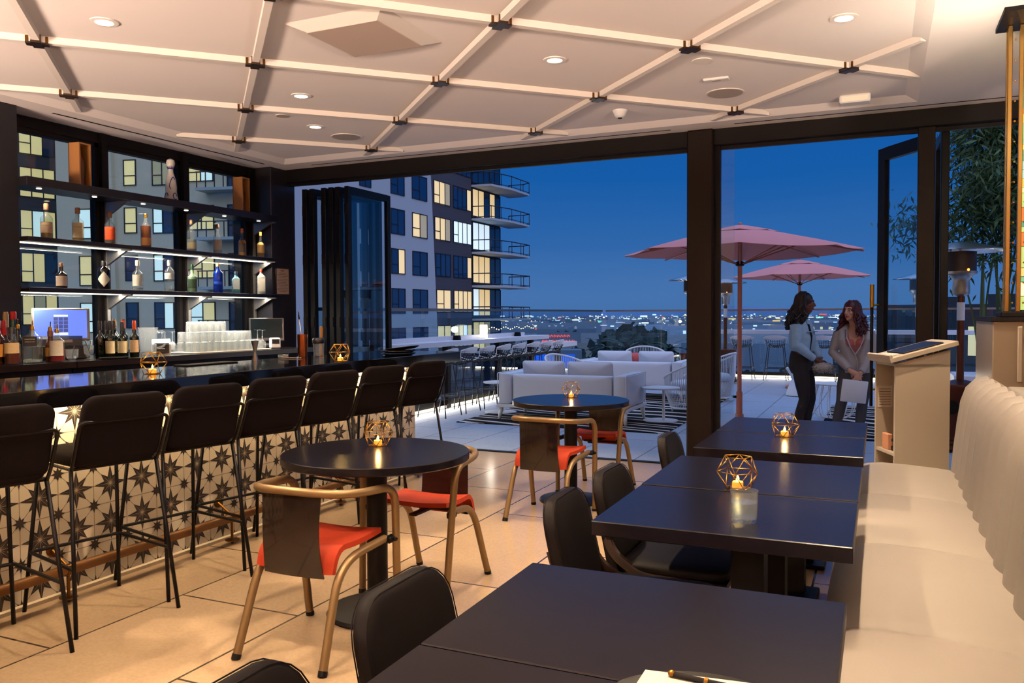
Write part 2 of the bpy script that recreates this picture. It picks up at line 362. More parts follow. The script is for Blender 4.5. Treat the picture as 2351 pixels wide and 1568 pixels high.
# diagonal battens, clipped to the field
bt = MB(); s0 = 0.873; OX, OY = -1.95, 4.20; hw = 0.021
def clipseg(p, d):
    t0, t1 = -99, 99
    for q, dd, lo, hi in ((p[0], d[0], FX0+0.03, FX1-0.03), (p[1], d[1], FY0+0.03, FY1-0.03)):
        a, b3 = (lo-q)/dd, (hi-q)/dd; t0 = max(t0, min(a, b3)); t1 = min(t1, max(a, b3))
    return (t0, t1)
for sgn in (1, -1):
    for k in range(-14, 15):
        p = (OX+2*s0*k, OY); d = (1/sqrt(2), sgn/sqrt(2)); t0, t1 = clipseg(p, d)
        if t1-t0 < 0.3: continue
        T = frame_T((p[0], p[1], 3.0), (d[0], d[1], 0), (-d[1], d[0], 0))
        bt.box(t0, t1, -hw, hw, 0.0 if sgn == 1 else 0.001, 0.045, T=T)
bt.build('batten_grid', M_batten, CEIL)
# brass clips where battens cross
def clip_mesh():
    m = MB(); m.box(-0.06, 0.06, -0.028, 0.028, -0.010, 0.0).box(-0.028, 0.028, -0.06, 0.06, -0.012, -0.001)
    return m
cl0 = thing('batten_clip', 'small brass clip gripping two crossing ceiling battens', 'clip', (0, 0, 0), 0, 'brass clips at the ceiling batten crossings')
clip_mesh().build('plate', mat('dark_brass', '3E3026', 0.4, 0.8, noise=0.1), cl0)
for a in range(4):
    T = Matrix.Rotation(a*pi/2, 4, 'Z'); MB().box(0.045, 0.06, -0.026, 0.026, -0.002, 0.036, T=T).build('clip_tab', M_brass, cl0)
first = True
for i in range(-4, 3):
    for j in range(-1, 4):
        if (i+j) % 2: continue
        x, y = OX+s0*i, OY+s0*j
        if x < FX0+.2 or x > FX1-.2 or y > FY1-.1 or y < 2.4: continue
        if first: cl0.location = (x, y, 3.0); cl0.rotation_euler.z = pi/4; first = False
        else: dup(cl0, (x, y, 3.0), pi/4)
# recessed downlights (warm spots)
dl0 = None
DL = [(-4.0, 3.32, 'recessed downlight lit in the ceiling above the bar by the left edge'), (-4.0, 5.04, 'lit recessed downlight over the middle of the bar'),
      (-4.54, 5.91, 'lit recessed downlight near the round grille over the bar corner'), (-1.95, 5.04, 'lit recessed downlight in the middle of the ceiling over the round tables'),
      (-0.2, 5.02, 'lit recessed downlight over the window tables beside the banquette')]
M_trimring = mat('downlight_trim', 'F5EDE2', 0.5, noise=0.02)
def downlight(x, y, lab, power=205, z=ZF, seen=True):
    t = thing('ceiling_downlight', lab, 'downlight', (x, y, z)) 
    MB().lathe([(0.075, 0), (0.075, -0.006), (0.05, -0.008), (0.045, 0.03), (0.075, 0)], n=24).build('trim_ring', M_trimring, t)
    MB().lathe([(0, -0.004), (0.046, -0.004), (0.046, 0.0), (0, 0.0)], n=20).build('lens', M_lens, t)
    light('spot_light', 'SPOT', (0, 0, -0.03), power, WARM, parent=t, spot_size=radians(96), spot_blend=0.3, shadow_soft_size=0.03)
    return t
for x, y, lab in DL: downlight(x, y, lab)
# the downlights of the same ceiling that lie above the frame
for x, y in ((-1.95, 3.32), (-0.2, 3.32), (-1.95, 1.6), (-0.2, 1.6), (-3.7, 1.6)):
    light('downlight_beam', 'SPOT', (x, y, ZF-0.03), 205, WARM, spot_size=radians(96), spot_blend=0.3, shadow_soft_size=0.03)
# ceiling fittings
t = thing('ceiling_diffuser', 'square white air diffuser panel dropped below the ceiling battens', 'air vent', (-2.78, 4.10, ZF))
m = MB(); R_ = 0.33
m.add([(-R_, -R_, 0), (R_, -R_, 0), (R_, R_, 0), (-R_, R_, 0), (-.24, -.24, -.035), (.24, -.24, -.035), (.24, .24, -.035), (-.24, .24, -.035)], [(0, 1, 5, 4), (1, 2, 6, 5), (2, 3, 7, 6), (3, 0, 4, 7)])
m.build('frame', M_batten, t); MB().box(-.24, .24, -.24, .24, -.04, -.03).build('grille', mat('vent_panel', 'B9A79A', 0.8, noise=0.05, nscale=200), t)
def ceil_disc(name, lab, cat, x, y, r, h, m1, dome=False):
    t = thing(name, lab, cat, (x, y, ZF))
    if dome:
        MB().lathe([(r, 0), (r, -0.012), (r*.9, -0.02), (r*.75, -0.045), (r*.45, -0.06), (0, -0.062)], n=24).build('housing', m1, t)
        MB().lathe([(r*.3, -0.058), (r*.3, -0.066), (0, -0.066)], n=16).build('sensor', M_dark, t)
    else:
        MB().lathe([(r*1.1, 0), (r*1.1, -h), (r, -h)], n=32).build('rim', M_batten, t); MB().lathe([(r, -h), (0, -h-0.001)], n=32).build('grille', m1, t)
    return t
M_grille = mat('speaker_grille', 'A59A90', 0.8, noise=0.15, nscale=500)
ceil_disc('ceiling_speaker', 'round flush speaker grille in the ceiling over the far bar end', 'speaker', -4.54, 6.37, 0.13, 0.006, M_grille)
ceil_disc('ceiling_speaker', 'round flush speaker grille in the ceiling right of the dark column', 'speaker', -1.08, 6.34, 0.13, 0.006, M_grille)
ceil_disc('blanking_disc', 'small round blank cover in the ceiling over the bar', 'ceiling cap', -4.54, 5.48, 0.055, 0.006, M_grille)
ceil_disc('blanking_disc', 'small round blank cover in the ceiling above the square tables', 'ceiling cap', -1.08, 5.47, 0.06, 0.006, M_batten)
ceil_disc('smoke_detector', 'white domed smoke detector on the ceiling by the window beam', 'smoke detector', -1.95, 6.51, 0.06, 0.02, M_white, True)
t = thing('emergency_light', 'white emergency light box on the ceiling near the doors', 'light', (-0.19, 6.85, ZF))
MB().box(-.11, .11, -.06, .06, -.06, 0, bev=0.008).build('housing', M_white, t); MB().box(-.09, .09, -.062, -.055, -.05, -.015).build('lens', mat('pale_lens', 'FFF1DC', 0.3, noise=0.02), t)
t = thing('ceiling_sensor', 'slim white rectangular sensor on the ceiling above the round speaker', 'sensor', (-1.07, 5.92, ZF), 0.0)
MB().box(-.09, .09, -.03, .03, -.016, 0, bev=0.005).build('housing', M_white, t); MB().box(-.03, .03, -.012, .012, -.018, -.015).build('sensor_window', M_grille, t)

# walls behind and to the sides (close the room)
struct(MB().box(-6.6, 4.1, -5.1, -5, 0, 3.1).build('wall_back', M_beige_wall))
struct(MB().box(4.0, 4.1, -5, 7.43, 0, 3.1).build('wall_right', M_beige_wall))
M_wallL = mat('dark_grey_wall', '18171C', 0.6, noise=0.08, nscale=4)
struct(MB().box(-6.6, -6.05, -5, 4.22, 0, 3.05).build('wall_left', M_wallL))
# window wall on the left
f = MB(); XL = -6.3
f.box(XL-.10, XL, 4.22, 7.10, 2.91, 3.02); f.box(XL-.10, XL, 4.22, 7.10, 0, 1.0)
W1 = struct(f.build('wall_left_frame', M_dark))
for k, (a, b3) in enumerate(((4.22, 5.15), (5.21, 6.08), (6.15, 7.02))):
    w = MB(); w.box(XL-.08, XL-.01, a, a+.04, 1.0, 2.92).box(XL-.08, XL-.01, b3-.04, b3, 1.0, 2.92).box(XL-.08, XL-.01, a, b3, 2.87, 2.92).box(XL-.08, XL-.01, a, b3, 1.0, 1.05)
    wo = struct(w.build('window_%d' % (k+1), M_dark)); 
    MB().box(XL-.05, XL-.042, a+.04, b3-.04, 1.05, 2.87).build('pane', pane_mat('bar_window_pane', (.78, .88, .84)), wo)
for y0, y1 in ((5.15, 5.21), (6.08, 6.15), (7.02, 7.10)):
    MB().box(XL-.10, XL+.03, y0, y1, 1.0, 2.995).build('post', M_dark, W1)
struct(MB().box(-6.6, -6.06, 7.10, 7.50, 0, 3.0, bev=0.004).build('wall_corner', mat('corner_cladding', '201F25', 0.35, noise=0.08, nscale=4)))
# opening to the terrace: beam, column, posts
B = MB().box(-6.06, 4.0, 7.34, 7.52, 2.86, 3.0, bev=0.004); B.box(-6.06, 4.0, 7.42, 7.46, 2.83, 2.86)
struct(B.build('trim_2', M_dark))
M_col = mat('bronze_column', '180F0B', 0.5, noise=0.12, nscale=5, spec=0.18)
struct(MB().box(-1.575, -1.345, 7.30, 7.53, 0, 3.0, bev=0.012).build('wall_column', M_col))
D = MB().box(0.267, 0.39, 7.36, 7.48, 0, 2.86, bev=0.004); struct(D.build('trim_3', M_col))
def leaf(name, hinge, ang, L, H=2.80, fw=0.075, th=0.05, z0=0.02, handle=None):
    """one glazed door leaf, standing from its hinge along direction ang"""
    o = bpy.data.objects.new(name, None); COL.objects.link(o); o.location = (*hinge, 0); o.rotation_euler.z = ang; struct(o)
    MB().box(0, fw, -th/2, th/2, z0, H, bev=0.004).box(L-fw, L, -th/2, th/2, z0, H, bev=0.004).box(fw, L-fw, -th/2, th/2, H-fw*1.1, H).box(fw, L-fw, -th/2, th/2, z0, z0+fw*1.3).build('frame', M_black, o)
    MB().box(fw, L-fw, -0.005, 0.005, z0+fw, H-fw).build('pane', M_pane, o)
    return o
dn = 1
for x, a in ((-5.93, 92), (-5.83, 91), (-5.67, 91), (-5.57, 90.5), (-5.48, 90.5), (-5.36, 90)):
    d_ = leaf('door_%d' % dn, (x, 7.50), radians(a), 0.86, fw=0.07, th=0.06 if dn < 6 else 0.05); dn += 1
    hg = MB()
    for z in (0.25, 1.25, 1.95, 2.5): hg.box(-0.010, 0.0, -0.022, 0.022, z, z+0.11)
    hg.build('hinges', M_dark, d_)
d_ = leaf('door_%d' % dn, (0.36, 7.50), atan2(.83, -.56), 0.66, H=2.83, fw=.1); dn += 1
# pull handle on that leaf: long black bar with a gold upper grip
hx = 0.60
MB().cyl((hx, 0.11, 0.55), (hx, 0.11, 1.43), 0.014, 10).build('pull_bar', M_black, d_)
MB().cyl((hx, 0.11, 1.43), (hx, 0.11, 1.63), 0.019, 12).cyl((hx, 0.11, 1.45), (hx, 0.03, 1.45), 0.009, 8).cyl((hx, 0.11, 0.7), (hx, 0.03, 0.7), 0.009, 8).build('pull_grip', M_gold, d_)
d_ = leaf('door_%d' % dn, (0.47, 7.50), radians(91), 0.62, H=2.86, th=0.06); dn += 1
# fixed side light right of the column
wo = struct(MB().box(-1.345, -1.30, 7.40, 7.46, 0, 2.86).build('window_4', M_dark))
MB().box(-1.30, -1.18, 7.425, 7.433, 0.02, 2.86).build('pane', M_pane, wo)
# ================================================================ SOFT SHAPES
def rrect(w, h, r, n=5):
    out = []
    rr = r if isinstance(r, (list, tuple)) else (r, r, r, r)   # radii: top right, top left, bottom left, bottom right
    for (cx, cy, a0), q in zip(((1, 1, 0), (-1, 1, 90), (-1, -1, 180), (1, -1, 270)), rr):
        q = min(q, w/2, h/2)
        for k in range(n+1):
            a = radians(a0+90*k/n); out.append((cx*(w/2-q)+q*cos(a), cy*(h/2-q)+q*sin(a)))
    return out
def cushion(mb, outline, th, fn, m=0, p=3.0, rings=(1, .985, .955, .9, .8, .6, .3)):
    """a padded slab: outline (u,v) shrunk ring by ring, swelling by th/2 to both faces; fn(u,v,d) -> point"""
    n = len(outline); vs = []; fs = []
    def dep(s): return th/2*(1-s**(p*2))**(1/p)
    for sg in (1, -1):
        base = len(vs)
        for s_ in rings:
            for u, v in outline: vs.append(fn(u*s_, v*s_, sg*dep(s_)))
        vs.append(fn(0, 0, sg*th/2))
        for r in range(len(rings)-1):
            for k in range(n):
                q = (base+r*n+k, base+r*n+(k+1) % n, base+(r+1)*n+(k+1) % n, base+(r+1)*n+k)
                fs.append(q if sg > 0 else q[::-1])
        top = len(vs)-1; r = len(rings)-1
        for k in range(n):
            q = (base+r*n+k, base+r*n+(k+1) % n, top); fs.append(q if sg > 0 else q[::-1])
    return mb.add(vs, fs, m, True)
def rim(outline, fn, d=0.0, scale=1.0): return [fn(u*scale, v*scale, d) for u, v in outline]

# ================================================================ BAR
M_tile = mat('cream_tile', 'E6D6BC', 0.42, noise=0.10, nscale=9)
M_star = mat('star_dark', '30271F', 0.5, noise=0.15, nscale=40); M_star2 = mat('star_darker', '1E1915', 0.5, noise=0.15, nscale=40)
M_grout = mat('tile_grout', 'A8957A', 0.8, noise=0.1); M_starline = mat('star_line', 'B7A58B', 0.6, noise=0)
M_concrete = mat('pale_plinth', 'CBBBA2', 0.6, noise=0.08, nscale=20)
BX = -3.69; BY0, BY1 = 0.9, 6.14
bar = thing('bar_counter', 'long bar counter with black stone top and patterned star tile front', 'bar counter', (BX, 3.5, 0))
def L(x, y, z=0): return (x-BX, y-3.5, z)
def lbox(mb, x0, x1, y0, y1, z0, z1, m=0, bev=0, seg=1): return mb.box(x0-BX, x1-BX, y0-3.5, y1-3.5, z0, z1, m, bev, seg)
lbox(MB(), -4.02, -3.25, BY0, 6.16, 0.985, 1.07, bev=0.003).build('countertop', M_granite, bar)
lbox(MB(), -4.02, BX-0.01, BY0, BY1, 0, 0.985).build('carcass', M_dark, bar)
lbox(MB(), BX-0.012, BX+0.03, BY0, BY1, 0, 0.018).build('plinth', M_concrete, bar)
lbox(MB(), -4.50, -4.02, BY0, 6.0, 0.86, 0.90).build('work_shelf', M_darkcounter, bar)
tile = MB(); lbox(tile, BX-0.01, BX, BY0, BY1, 0.018, 0.985, 0)
ts = 0.2; tz0 = 0.985-ts*5+0.02
def poly(mb, pts, x, m): mb.add([(x, p[0], p[1]) for p in pts], [tuple(range(len(pts)))], m)
def clipz(pts, lo=0.02, hi=0.983):
    for sgn, lim in ((1, lo), (-1, hi)):
        out = []
        for a, b in zip(pts, pts[1:]+pts[:1]):
            ina, inb = sgn*(a[1]-lim) >= 0, sgn*(b[1]-lim) >= 0
            if ina: out.append(a)
            if ina != inb:
                t = (lim-a[1])/(b[1]-a[1]); out.append((a[0]+(b[0]-a[0])*t, lim))
        pts = out
        if len(pts) < 3: return None
    return pts
def star(cy, cz, Rl, Rs, rho, x, lines=True):
    tips = []
    for k in range(8):
        a = radians(45*k+90); R = Rl if k % 2 == 0 else Rs
        tips.append(((cy+R*cos(a), cz+R*sin(a)), (cy+rho*cos(a+radians(22.5)), cz+rho*sin(a+radians(22.5))), (cy+rho*cos(a-radians(22.5)), cz+rho*sin(a-radians(22.5)))))
    for (t, n1, n2) in tips:
        for nn, mm in ((n1, 1), (n2, 2)):
            q = clipz([(cy, cz), nn, t])
            if q: poly(tile, q, x, mm)
        if lines:
            for end in (t, n1):
                d = Vector((end[0]-cy, end[1]-cz)); w = Vector((-d.y, d.x)).normalized()*0.0012
                e = Vector((cy, cz))+d*0.85
                q = clipz([(cy+w.x, cz+w.y), (e.x, e.y), (cy-w.x, cz-w.y)])
                if q: poly(tile, q, x+0.0004, 3)
ny = int((BY1-BY0)/ts)+1
for i in range(ny):
    y = BY1-ts*i
    q = clipz([(y-0.0022-3.5, 0), (y+0.0022-3.5, 0), (y+0.0022-3.5, 1), (y-0.0022-3.5, 1)])
    if y < BY1-.01: poly(tile, q, 0.0003, 4)
for j in range(6):
    z = tz0+ts*j
    q = clipz([(BY0-3.5, z-0.0022), (BY1-3.5, z-0.0022), (BY1-3.5, z+0.0022), (BY0-3.5, z+0.0022)])
    if q: poly(tile, q, 0.0003, 4)
for i in range(ny):
    for j in range(-1, 6):
        cy = BY1-ts*(i+.5)-3.5; cz = tz0+ts*(j+.5)
        if cy-0.1+3.5 < BY0: continue
        star(cy, cz, 0.099, 0.080, 0.039, 0.0006)
        if i > 0: star(BY1-ts*i-3.5, tz0+ts*j, 0.040, 0.034, 0.018, 0.0007, False)
        for sy in (-1, 1):
            for sz in (-1, 1):                                            # hairlines joining the stars
                a = Vector((cy+sy*0.05, cz+sz*0.05)); b = Vector((cy+sy*0.1, cz+sz*0.1)); w = Vector((-(b-a).y, (b-a).x)).normalized()*0.0009
                q = clipz([(a.x+w.x, a.y+w.y), (b.x+w.x, b.y+w.y), (b.x-w.x, b.y-w.y), (a.x-w.x, a.y-w.y)])
                if q: poly(tile, q, 0.0005, 1)
tile.build('tile_front', [M_tile, M_star, M_star2, M_starline, M_grout], bar)
lbox(MB(), -3.66, -3.63, BY0, 6.10, 0.965, 0.984).build('light_strip', mat('warm_led_strip', 'FFE0B0', 0.5, noise=0, emit=(255, 205, 140), estr=5), bar)
light('strip_light', 'AREA', L(-3.60, 3.6, 0.975), 34, (1, .74, .44), rot=(0, radians(32), 0), parent=bar, shape='RECTANGLE', size=0.03, size_y=5.0)
rail = MB().cyl(L(-3.578, BY0, 0.155), L(-3.578, 6.1, 0.155), 0.026, 14); rail = rail.build('foot_rail', M_woodrail, bar)
for y in (1.6, 2.7, 3.8, 4.9, 6.0):
    MB().cyl(L(-3.578, y, 0.0), L(-3.578, y, 0.14), 0.008, 8).lathe([(0.042, 0.019), (0.042, 0.026), (0.012, 0.03)], L(-3.578, y, 0), 16).cyl(L(-3.578, y-.018, 0.155), L(-3.578, y+.018, 0.155), 0.028, 14).cyl(L(-3.578, y, 0.17), L(-3.688, y, 0.24), 0.007, 8).lathe([(0.032, 0), (0.032, 0.006), (0, 0.008)], L(-3.688, y, 0.24), 14, axis=(1, 0, 0)).build('rail_bracket', M_brass, bar)

# ================================================================ BAR STOOLS
def make_stool():
    t = thing('bar_stool', '', 'bar stool', group='black upholstered stools along the bar')
    out = rrect(0.385, 0.42, 0.05)
    m = MB(); cushion(m, out, 0.075, lambda u, v, d: Vector((u, v+0.01, 0.745+d-0.02*(v+0.0)*0)), p=3); m.build('seat', M_stool_fab, t)
    # back: lower panel and the thicker folded top pad
    def bk(u, v, d): return Vector((u*(1-0.04*(v)), -0.180-0.36*(v-0.0)+d-0.10*u*u*0, 0.745+v)) 
    m = MB(); cushion(m, rrect(0.385, 0.20, (0.01, 0.01, 0.03, 0.03)), 0.05, lambda u, v, d: bk(u, v+0.085, d), p=4)
    bo = m.build('backrest', M_stool_fab, t)
    m = MB(); cushion(m, rrect(0.38, 0.135, (0.055, 0.055, 0.015, 0.015)), 0.072, lambda u, v, d: bk(u, v+0.225, d), p=3); m.build('backrest_pad', M_stool_fab, bo)
    R_ = 0.0095
    fr = fillet([(-.195, -.165, .70), (-.199, -.202, .76), (-.201, -.272, .925), (.201, -.272, .925), (.199, -.202, .76), (.195, -.165, .70)], [0, .03, .03, .03, .03, 0], 5)
    MB().tube(fr, R_*0.85, 8).build('back_frame', M_black, t)
    for sx in (-1, 1):
        MB().tube([(sx*.195, -.165, .72), (sx*.236, -.27, 0)], R_, 8).build('leg', M_black, t)
        MB().tube([(sx*.18, .18, .72), (sx*.225, .265, 0)], R_, 8).build('leg', M_black, t)
    MB().tube(fillet([(-.22, -.226, .285), (-.212, .226, .285), (.212, .226, .285), (.22, -.226, .285)], .03, 4), R_*.9, 8).build('footrest', M_black, t)
    MB().tube([(-.195, -.165, .71), (-.18, .18, .71), (.18, .18, .71), (.195, -.165, .71)], R_*.8, 6, closed=True).build('seat_frame', M_black, t)
    return t
st0 = make_stool()
SL_ = ['black bar stool nearest the camera, cut by the left edge of the frame', 'second bar stool from the left, in front of the candle on the bar',
       'third bar stool from the left, beside the bronze chair', 'fourth bar stool from the left, left of the near round table', 'fifth bar stool, behind the near round table',
       'sixth bar stool, next to the last one at the open end of the bar', 'last bar stool, at the open terrace end of the bar']
for i, (x, y) in enumerate(((-3.335, 2.12), (-3.335, 2.68), (-3.335, 3.18), (-3.335, 3.70), (-3.335, 4.22), (-3.335, 4.77), (-3.335, 5.36))):
    a = radians(77)
    if i == 0: st0.location = (x, y, 0); st0.rotation_euler.z = a; st0['label'] = SL_[0]
    else: dup(st0, (x, y, 0), a, SL_[i])

# ================================================================ ROUND TABLES
def round_table(x, y, lab):
    t = thing('round_table', lab, 'table', (x, y, 0), group='round black pedestal tables')
    MB().lathe([(0, .713), (.425, .713), (.43, .718), (.43, .747), (.427, .75), (0, .75)], n=64).build('tabletop', M_table, t)
    MB().cyl((0, 0, .03), (0, 0, .70), .048, 24).lathe([(.13, .70), (.13, .712), (0, .712)], n=24).lathe([(0, .699), (.13, .70)], n=24).build('pole', M_black, t)
    MB().lathe([(0, 0), (.23, 0), (.235, .008), (.226, .022), (.10, .034), (.055, .045), (0, .045)], n=48).build('base', M_black, t)
    return t
round_table(-2.12, 3.18, 'near round black table on a pedestal, between two bronze armchairs by the bar')
round_table(-2.08, 5.68, 'far round black table on a pedestal, in the opening to the terrace')

# ================================================================ BRONZE ARMCHAIRS
def make_armchair():
    t = thing('bronze_armchair', '', 'chair', group='bronze tube armchairs with orange seats')
    R_ = 0.0175
    half = [(.235, .295, .0), (.262, .235, .65), (.245, .0, .665), (.205, -.095, .675), (.11, -.135, .68)]
    path = half+[(0, -.14, .682)]+[(-x, y, z) for x, y, z in half[::-1]]
    path = fillet(path, [0, .09, .1, .1, .08, .08, .08, .1, .1, .09, 0], 7)
    MB().tube(path, R_, 12).build('arm_hoop', M_bronze_tube, t)
    for sx in (-1, 1):
        leg = MB().tube(fillet([(sx*.210, -.22, 0), (sx*.192, -.075, .395), (sx*.222, .215, .425)], [0, .13, 0], 8), R_, 12).build('rear_leg', M_bronze_tube, t)
        MB().cyl((sx*.210, -.2205, 0), (sx*.209, -.213, .02), .019, 10).build('foot_cap', M_black, leg)
        MB().cyl((sx*.235, .2955, 0), (sx*.2358, .2935, .02), .019, 10).build('foot_cap', M_black, t)
        MB().box(sx*.238-.016, sx*.238+.016, .205, .26, .405, .435, bev=.006).ball((sx*.252, .25, .42), .016).build('clip', M_black, t)
    def seat(u, v):
        x = (u-.5)*(.405-.03*v); y = .22-v*.345
        z = .448-0.012*(1-(2*u-1)**2)-.012*sin(pi*v)
        if v > .72: q = (v-.72)/.28; z -= .095*q*q; y += .03*q*q
        return Vector((x, y, z))
    MB().grid(seat, 12, 16, thick=.022).build('seat', M_orange, t)
    def back(u, v):
        x = (u-.5)*.29*(1-.06*v*(1-v)*4); z = .682-v*.345
        y = -.118-.022*sin(v*2.6)-.018*(1-(2*u-1)**2)*(1-.4*v)+.02*v
        return Vector((x, y, z))
    MB().grid(back, 12, 12, thick=.006).build('back_panel', M_smoke, t)
    MB().box(-.165, .165, -.095, -.08, .352, .366).box(-.02, .02, -.08, .2, .385, .395).build('seat_bar', M_black, t)
    return t
ac = make_armchair()
ac.location = (-2.145, 2.73, 0); ac.rotation_euler.z = radians(1); ac['label'] = 'bronze armchair with orange seat, back to the camera at the near round table'
dup(ac, (-2.105, 3.67, 0), radians(180), 'bronze armchair on the far side of the near round table, facing the camera')
dup(ac, (-2.06, 5.15, 0), radians(-2), 'bronze armchair with orange seat, back to the camera at the far round table')
dup(ac, (-2.02, 6.18, 0), radians(178), 'bronze armchair on the terrace side of the far round table')

# ================================================================ SQUARE TABLES
def make_sqtable(name, y0, y1, lab, x0=-.80, x1=-.06, z=.75):
    cy = (y0+y1)/2; cx = (x0+x1)/2
    t = thing(name, lab, 'table', (cx, cy, 0), group='dark square tables along the banquette')
    hx, hy = (x1-x0)/2, (y1-y0)/2
    MB().box(-hx, hx, -hy, hy, z-.045, z, bev=.0025).build('tabletop', M_table, t)
    MB().box(.01, .11, -.05, .05, .02, z-.06).box(-.1, .22, -.03, .03, z-.06, z-.045).build('pedestal', M_black, t)
    MB().box(-.02, .17, -.13, .13, 0, .022, bev=.006).build('base', M_black, t)
    return t
TB = [('square_table', 0.62, 1.338, 'dark table nearest the camera, cut by the bottom edge, carrying the bill tray', .75), ('square_table', 1.342, 1.90, 'dark table just beyond the one nearest the camera', .751),
      ('square_table', 2.36, 2.938, 'dark table under the glass of water', .75), ('square_table', 2.942, 3.60, 'dark table carrying a candle, just beyond the glass of water', .753),
      ('square_table', 3.86, 4.455, 'dark table carrying the candle closest to the host stand', .75), ('square_table', 4.459, 5.08, 'farthest dark table of the row, nearest the dark column', .752)]
for n_, a, b, lab, z in TB: make_sqtable(n_, a, b, lab, z=z)

# ================================================================ BLACK DINING CHAIRS
def make_dchair():
    t = thing('dining_chair', '', 'chair', group='black upholstered chairs at the square tables')
    m = MB(); cushion(m, rrect(.40, .40, .06), .05, lambda u, v, d: Vector((u, v-.01, .455+d)), p=3); m.build('seat', M_leather, t)
    MB().box(-.19, .19, -.19, .19, .415, .432, bev=.006).build('seat_board', M_walnut, t)
    def bk(u, v, d): return Vector((u*(1-.30*max(0, v)*1.0), -.225-.22*(v+.2)+d+.30*u*u, .580+v))
    o = rrect(.385, .40, (.09, .09, .05, .05))
    m = MB(); cushion(m, o, .052, bk, p=4)
    b = m.build('backrest', M_leather, t)
    MB().tube(rim(o, bk, .018, .992), .0016, 5, closed=True).tube(rim(o, bk, -.018, .992), .0016, 5, closed=True).build('piping', M_leather, b)
    for sx in (-1, 1):
        MB().tube(fillet([(sx*.165, -.285, .63), (sx*.185, -.235, .50), (sx*.195, -.12, .425), (sx*.195, .12, .42)], [0, .05, .08, 0], 5), [(.012, .02)]*1+[(.012, .02)]*(len(fillet([(0,0,0),(1,0,0),(1,1,0),(2,1,0)], [0,.05,.08,0], 5))-1), 8, flat=(1, 0, 0)).build('side_rail', M_walnut, t)
        MB().tube([(sx*.175, -.16, .42), (sx*.195, -.24, 0)], [.017, .012], 10).build('leg', M_walnut, t)
        MB().tube([(sx*.175, .16, .42), (sx*.19, .19, 0)], [.017, .012], 10).build('leg', M_walnut, t)
    return t
dc = make_dchair()
DC = [(-.665, 1.00, 'black padded chair nearest the camera, cut by the bottom edge'), (-.69, 1.575, 'black padded chair at the table nearest the camera, second from the bottom edge'),
      (-.665, 2.575, 'black padded chair at the middle tables, beside the glass of water'), (-.66, 3.065, 'black padded chair at the middle tables, farther one with the walnut rail'), (-.66, 4.04, 'black padded chair at the farthest tables, by the column')]
for i, (x, y, lab) in enumerate(DC):
    if i == 0: dc.location = (x, y, 0); dc.rotation_euler.z = -pi/2; dc['label'] = lab
    else: dup(dc, (x, y, 0), -pi/2+radians((i*37 % 5)-2), lab)

# ================================================================ BANQUETTE
bq = thing('banquette', 'long cream banquette with vertical channel back along the right side', 'banquette', (.2, 3, 0))
seams = [5.27, 4.33, 3.40, 2.47, 1.54, .61, -.32]
def seatfn(u, v):
    y = -.32+u*(5.27+.32)
    dd = min(abs(y-s_) for s_ in seams); dip = .012*math.exp(-(dd/.035)**2) + (.03*math.exp(-((5.27-y)/.05)**2))
    prof = [(-.10, .27), (-.115, .36), (-.10, .425), (-.05, .455), (.02, .462), (.15, .458), (.30, .448), (.42, .435)]
    q = v*(len(prof)-1); k = min(int(q), len(prof)-2); f_ = q-k
    x = prof[k][0]*(1-f_)+prof[k+1][0]*f_; z = prof[k][1]*(1-f_)+prof[k+1][1]*f_
    bul = .012*cos(pi*(((y-.61) % .93)/.93-.5))
    return Vector((x-.2, y-3, z-dip+(bul if v > .2 else 0)))
MB().grid(seatfn, 220, 21, thick=.05).build('seat', M_banq, bq)
MB().box(-.25, .22, -3.3, 2.24, .10, .30).build('seat_base', M_banq, bq); MB().box(-.18, .22, -3.3, 2.2, 0, .10).build('toe_kick', M_dark, bq)
CW = .236
def backfn(u, v):
    y = -.32+u*(5.27+.32)
    ph = ((5.27-y)/CW) % 1.0; bul = .036*(abs(sin(pi*ph)))**.55
    prof = [(.40, .40), (.405, .5), (.415, .62), (.43, .76), (.445, .88), (.465, .945), (.50, .985), (.54, .995), (.57, .98), (.575, .94), (.578, .6)]
    nr = [(-1, 0), (-1, .05), (-1, .08), (-1, .1), (-.95, .2), (-.8, .55), (-.4, .9), (0, 1), (.5, .6), (.6, .2), (.3, 0)]
    q = v*(len(prof)-1); k = min(int(q), len(prof)-2); f_ = q-k
    x = prof[k][0]*(1-f_)+prof[k+1][0]*f_; z = prof[k][1]*(1-f_)+prof[k+1][1]*f_
    nx = nr[k][0]*(1-f_)+nr[k+1][0]*f_; nz = nr[k][1]*(1-f_)+nr[k+1][1]*f_
    return Vector((x-.2+nx*bul, y-3, z+nz*bul))
nch = int((5.27+.32)/CW*14)
g = MB().grid(backfn, nch, 30)
# end cap
e = [backfn(1, v/30) for v in range(31)]; g.add(e+[Vector((.378, 2.27, .40))], [tuple(range(32))])
g.build('backrest', M_banq, bq)
MB().box(.185, .378, -3.3, 2.24, 0, .5).build('back_base', M_banq, bq)
bq2 = thing('banquette', 'second cream banquette backing onto the channelled one, at the right edge', 'banquette', (.75, 4.0, 0))
m = MB(); cushion(m, rrect(.15, 2.1, .03), .12, lambda u, v, d: Vector((u-.07, v, .945+d)), p=3); m.build('back_cushion', M_banq, bq2)
MB().box(-.14, 0, -1.05, 1.05, 0, .92).build('back_frame', M_banq, bq2)
MB().box(-.0, .55, -1.05, 1.05, .1, .45, bev=.03, seg=3).build('seat', M_banq, bq2); MB().box(0, .5, -1.0, 1.0, 0, .1).build('toe_kick', M_dark, bq2)
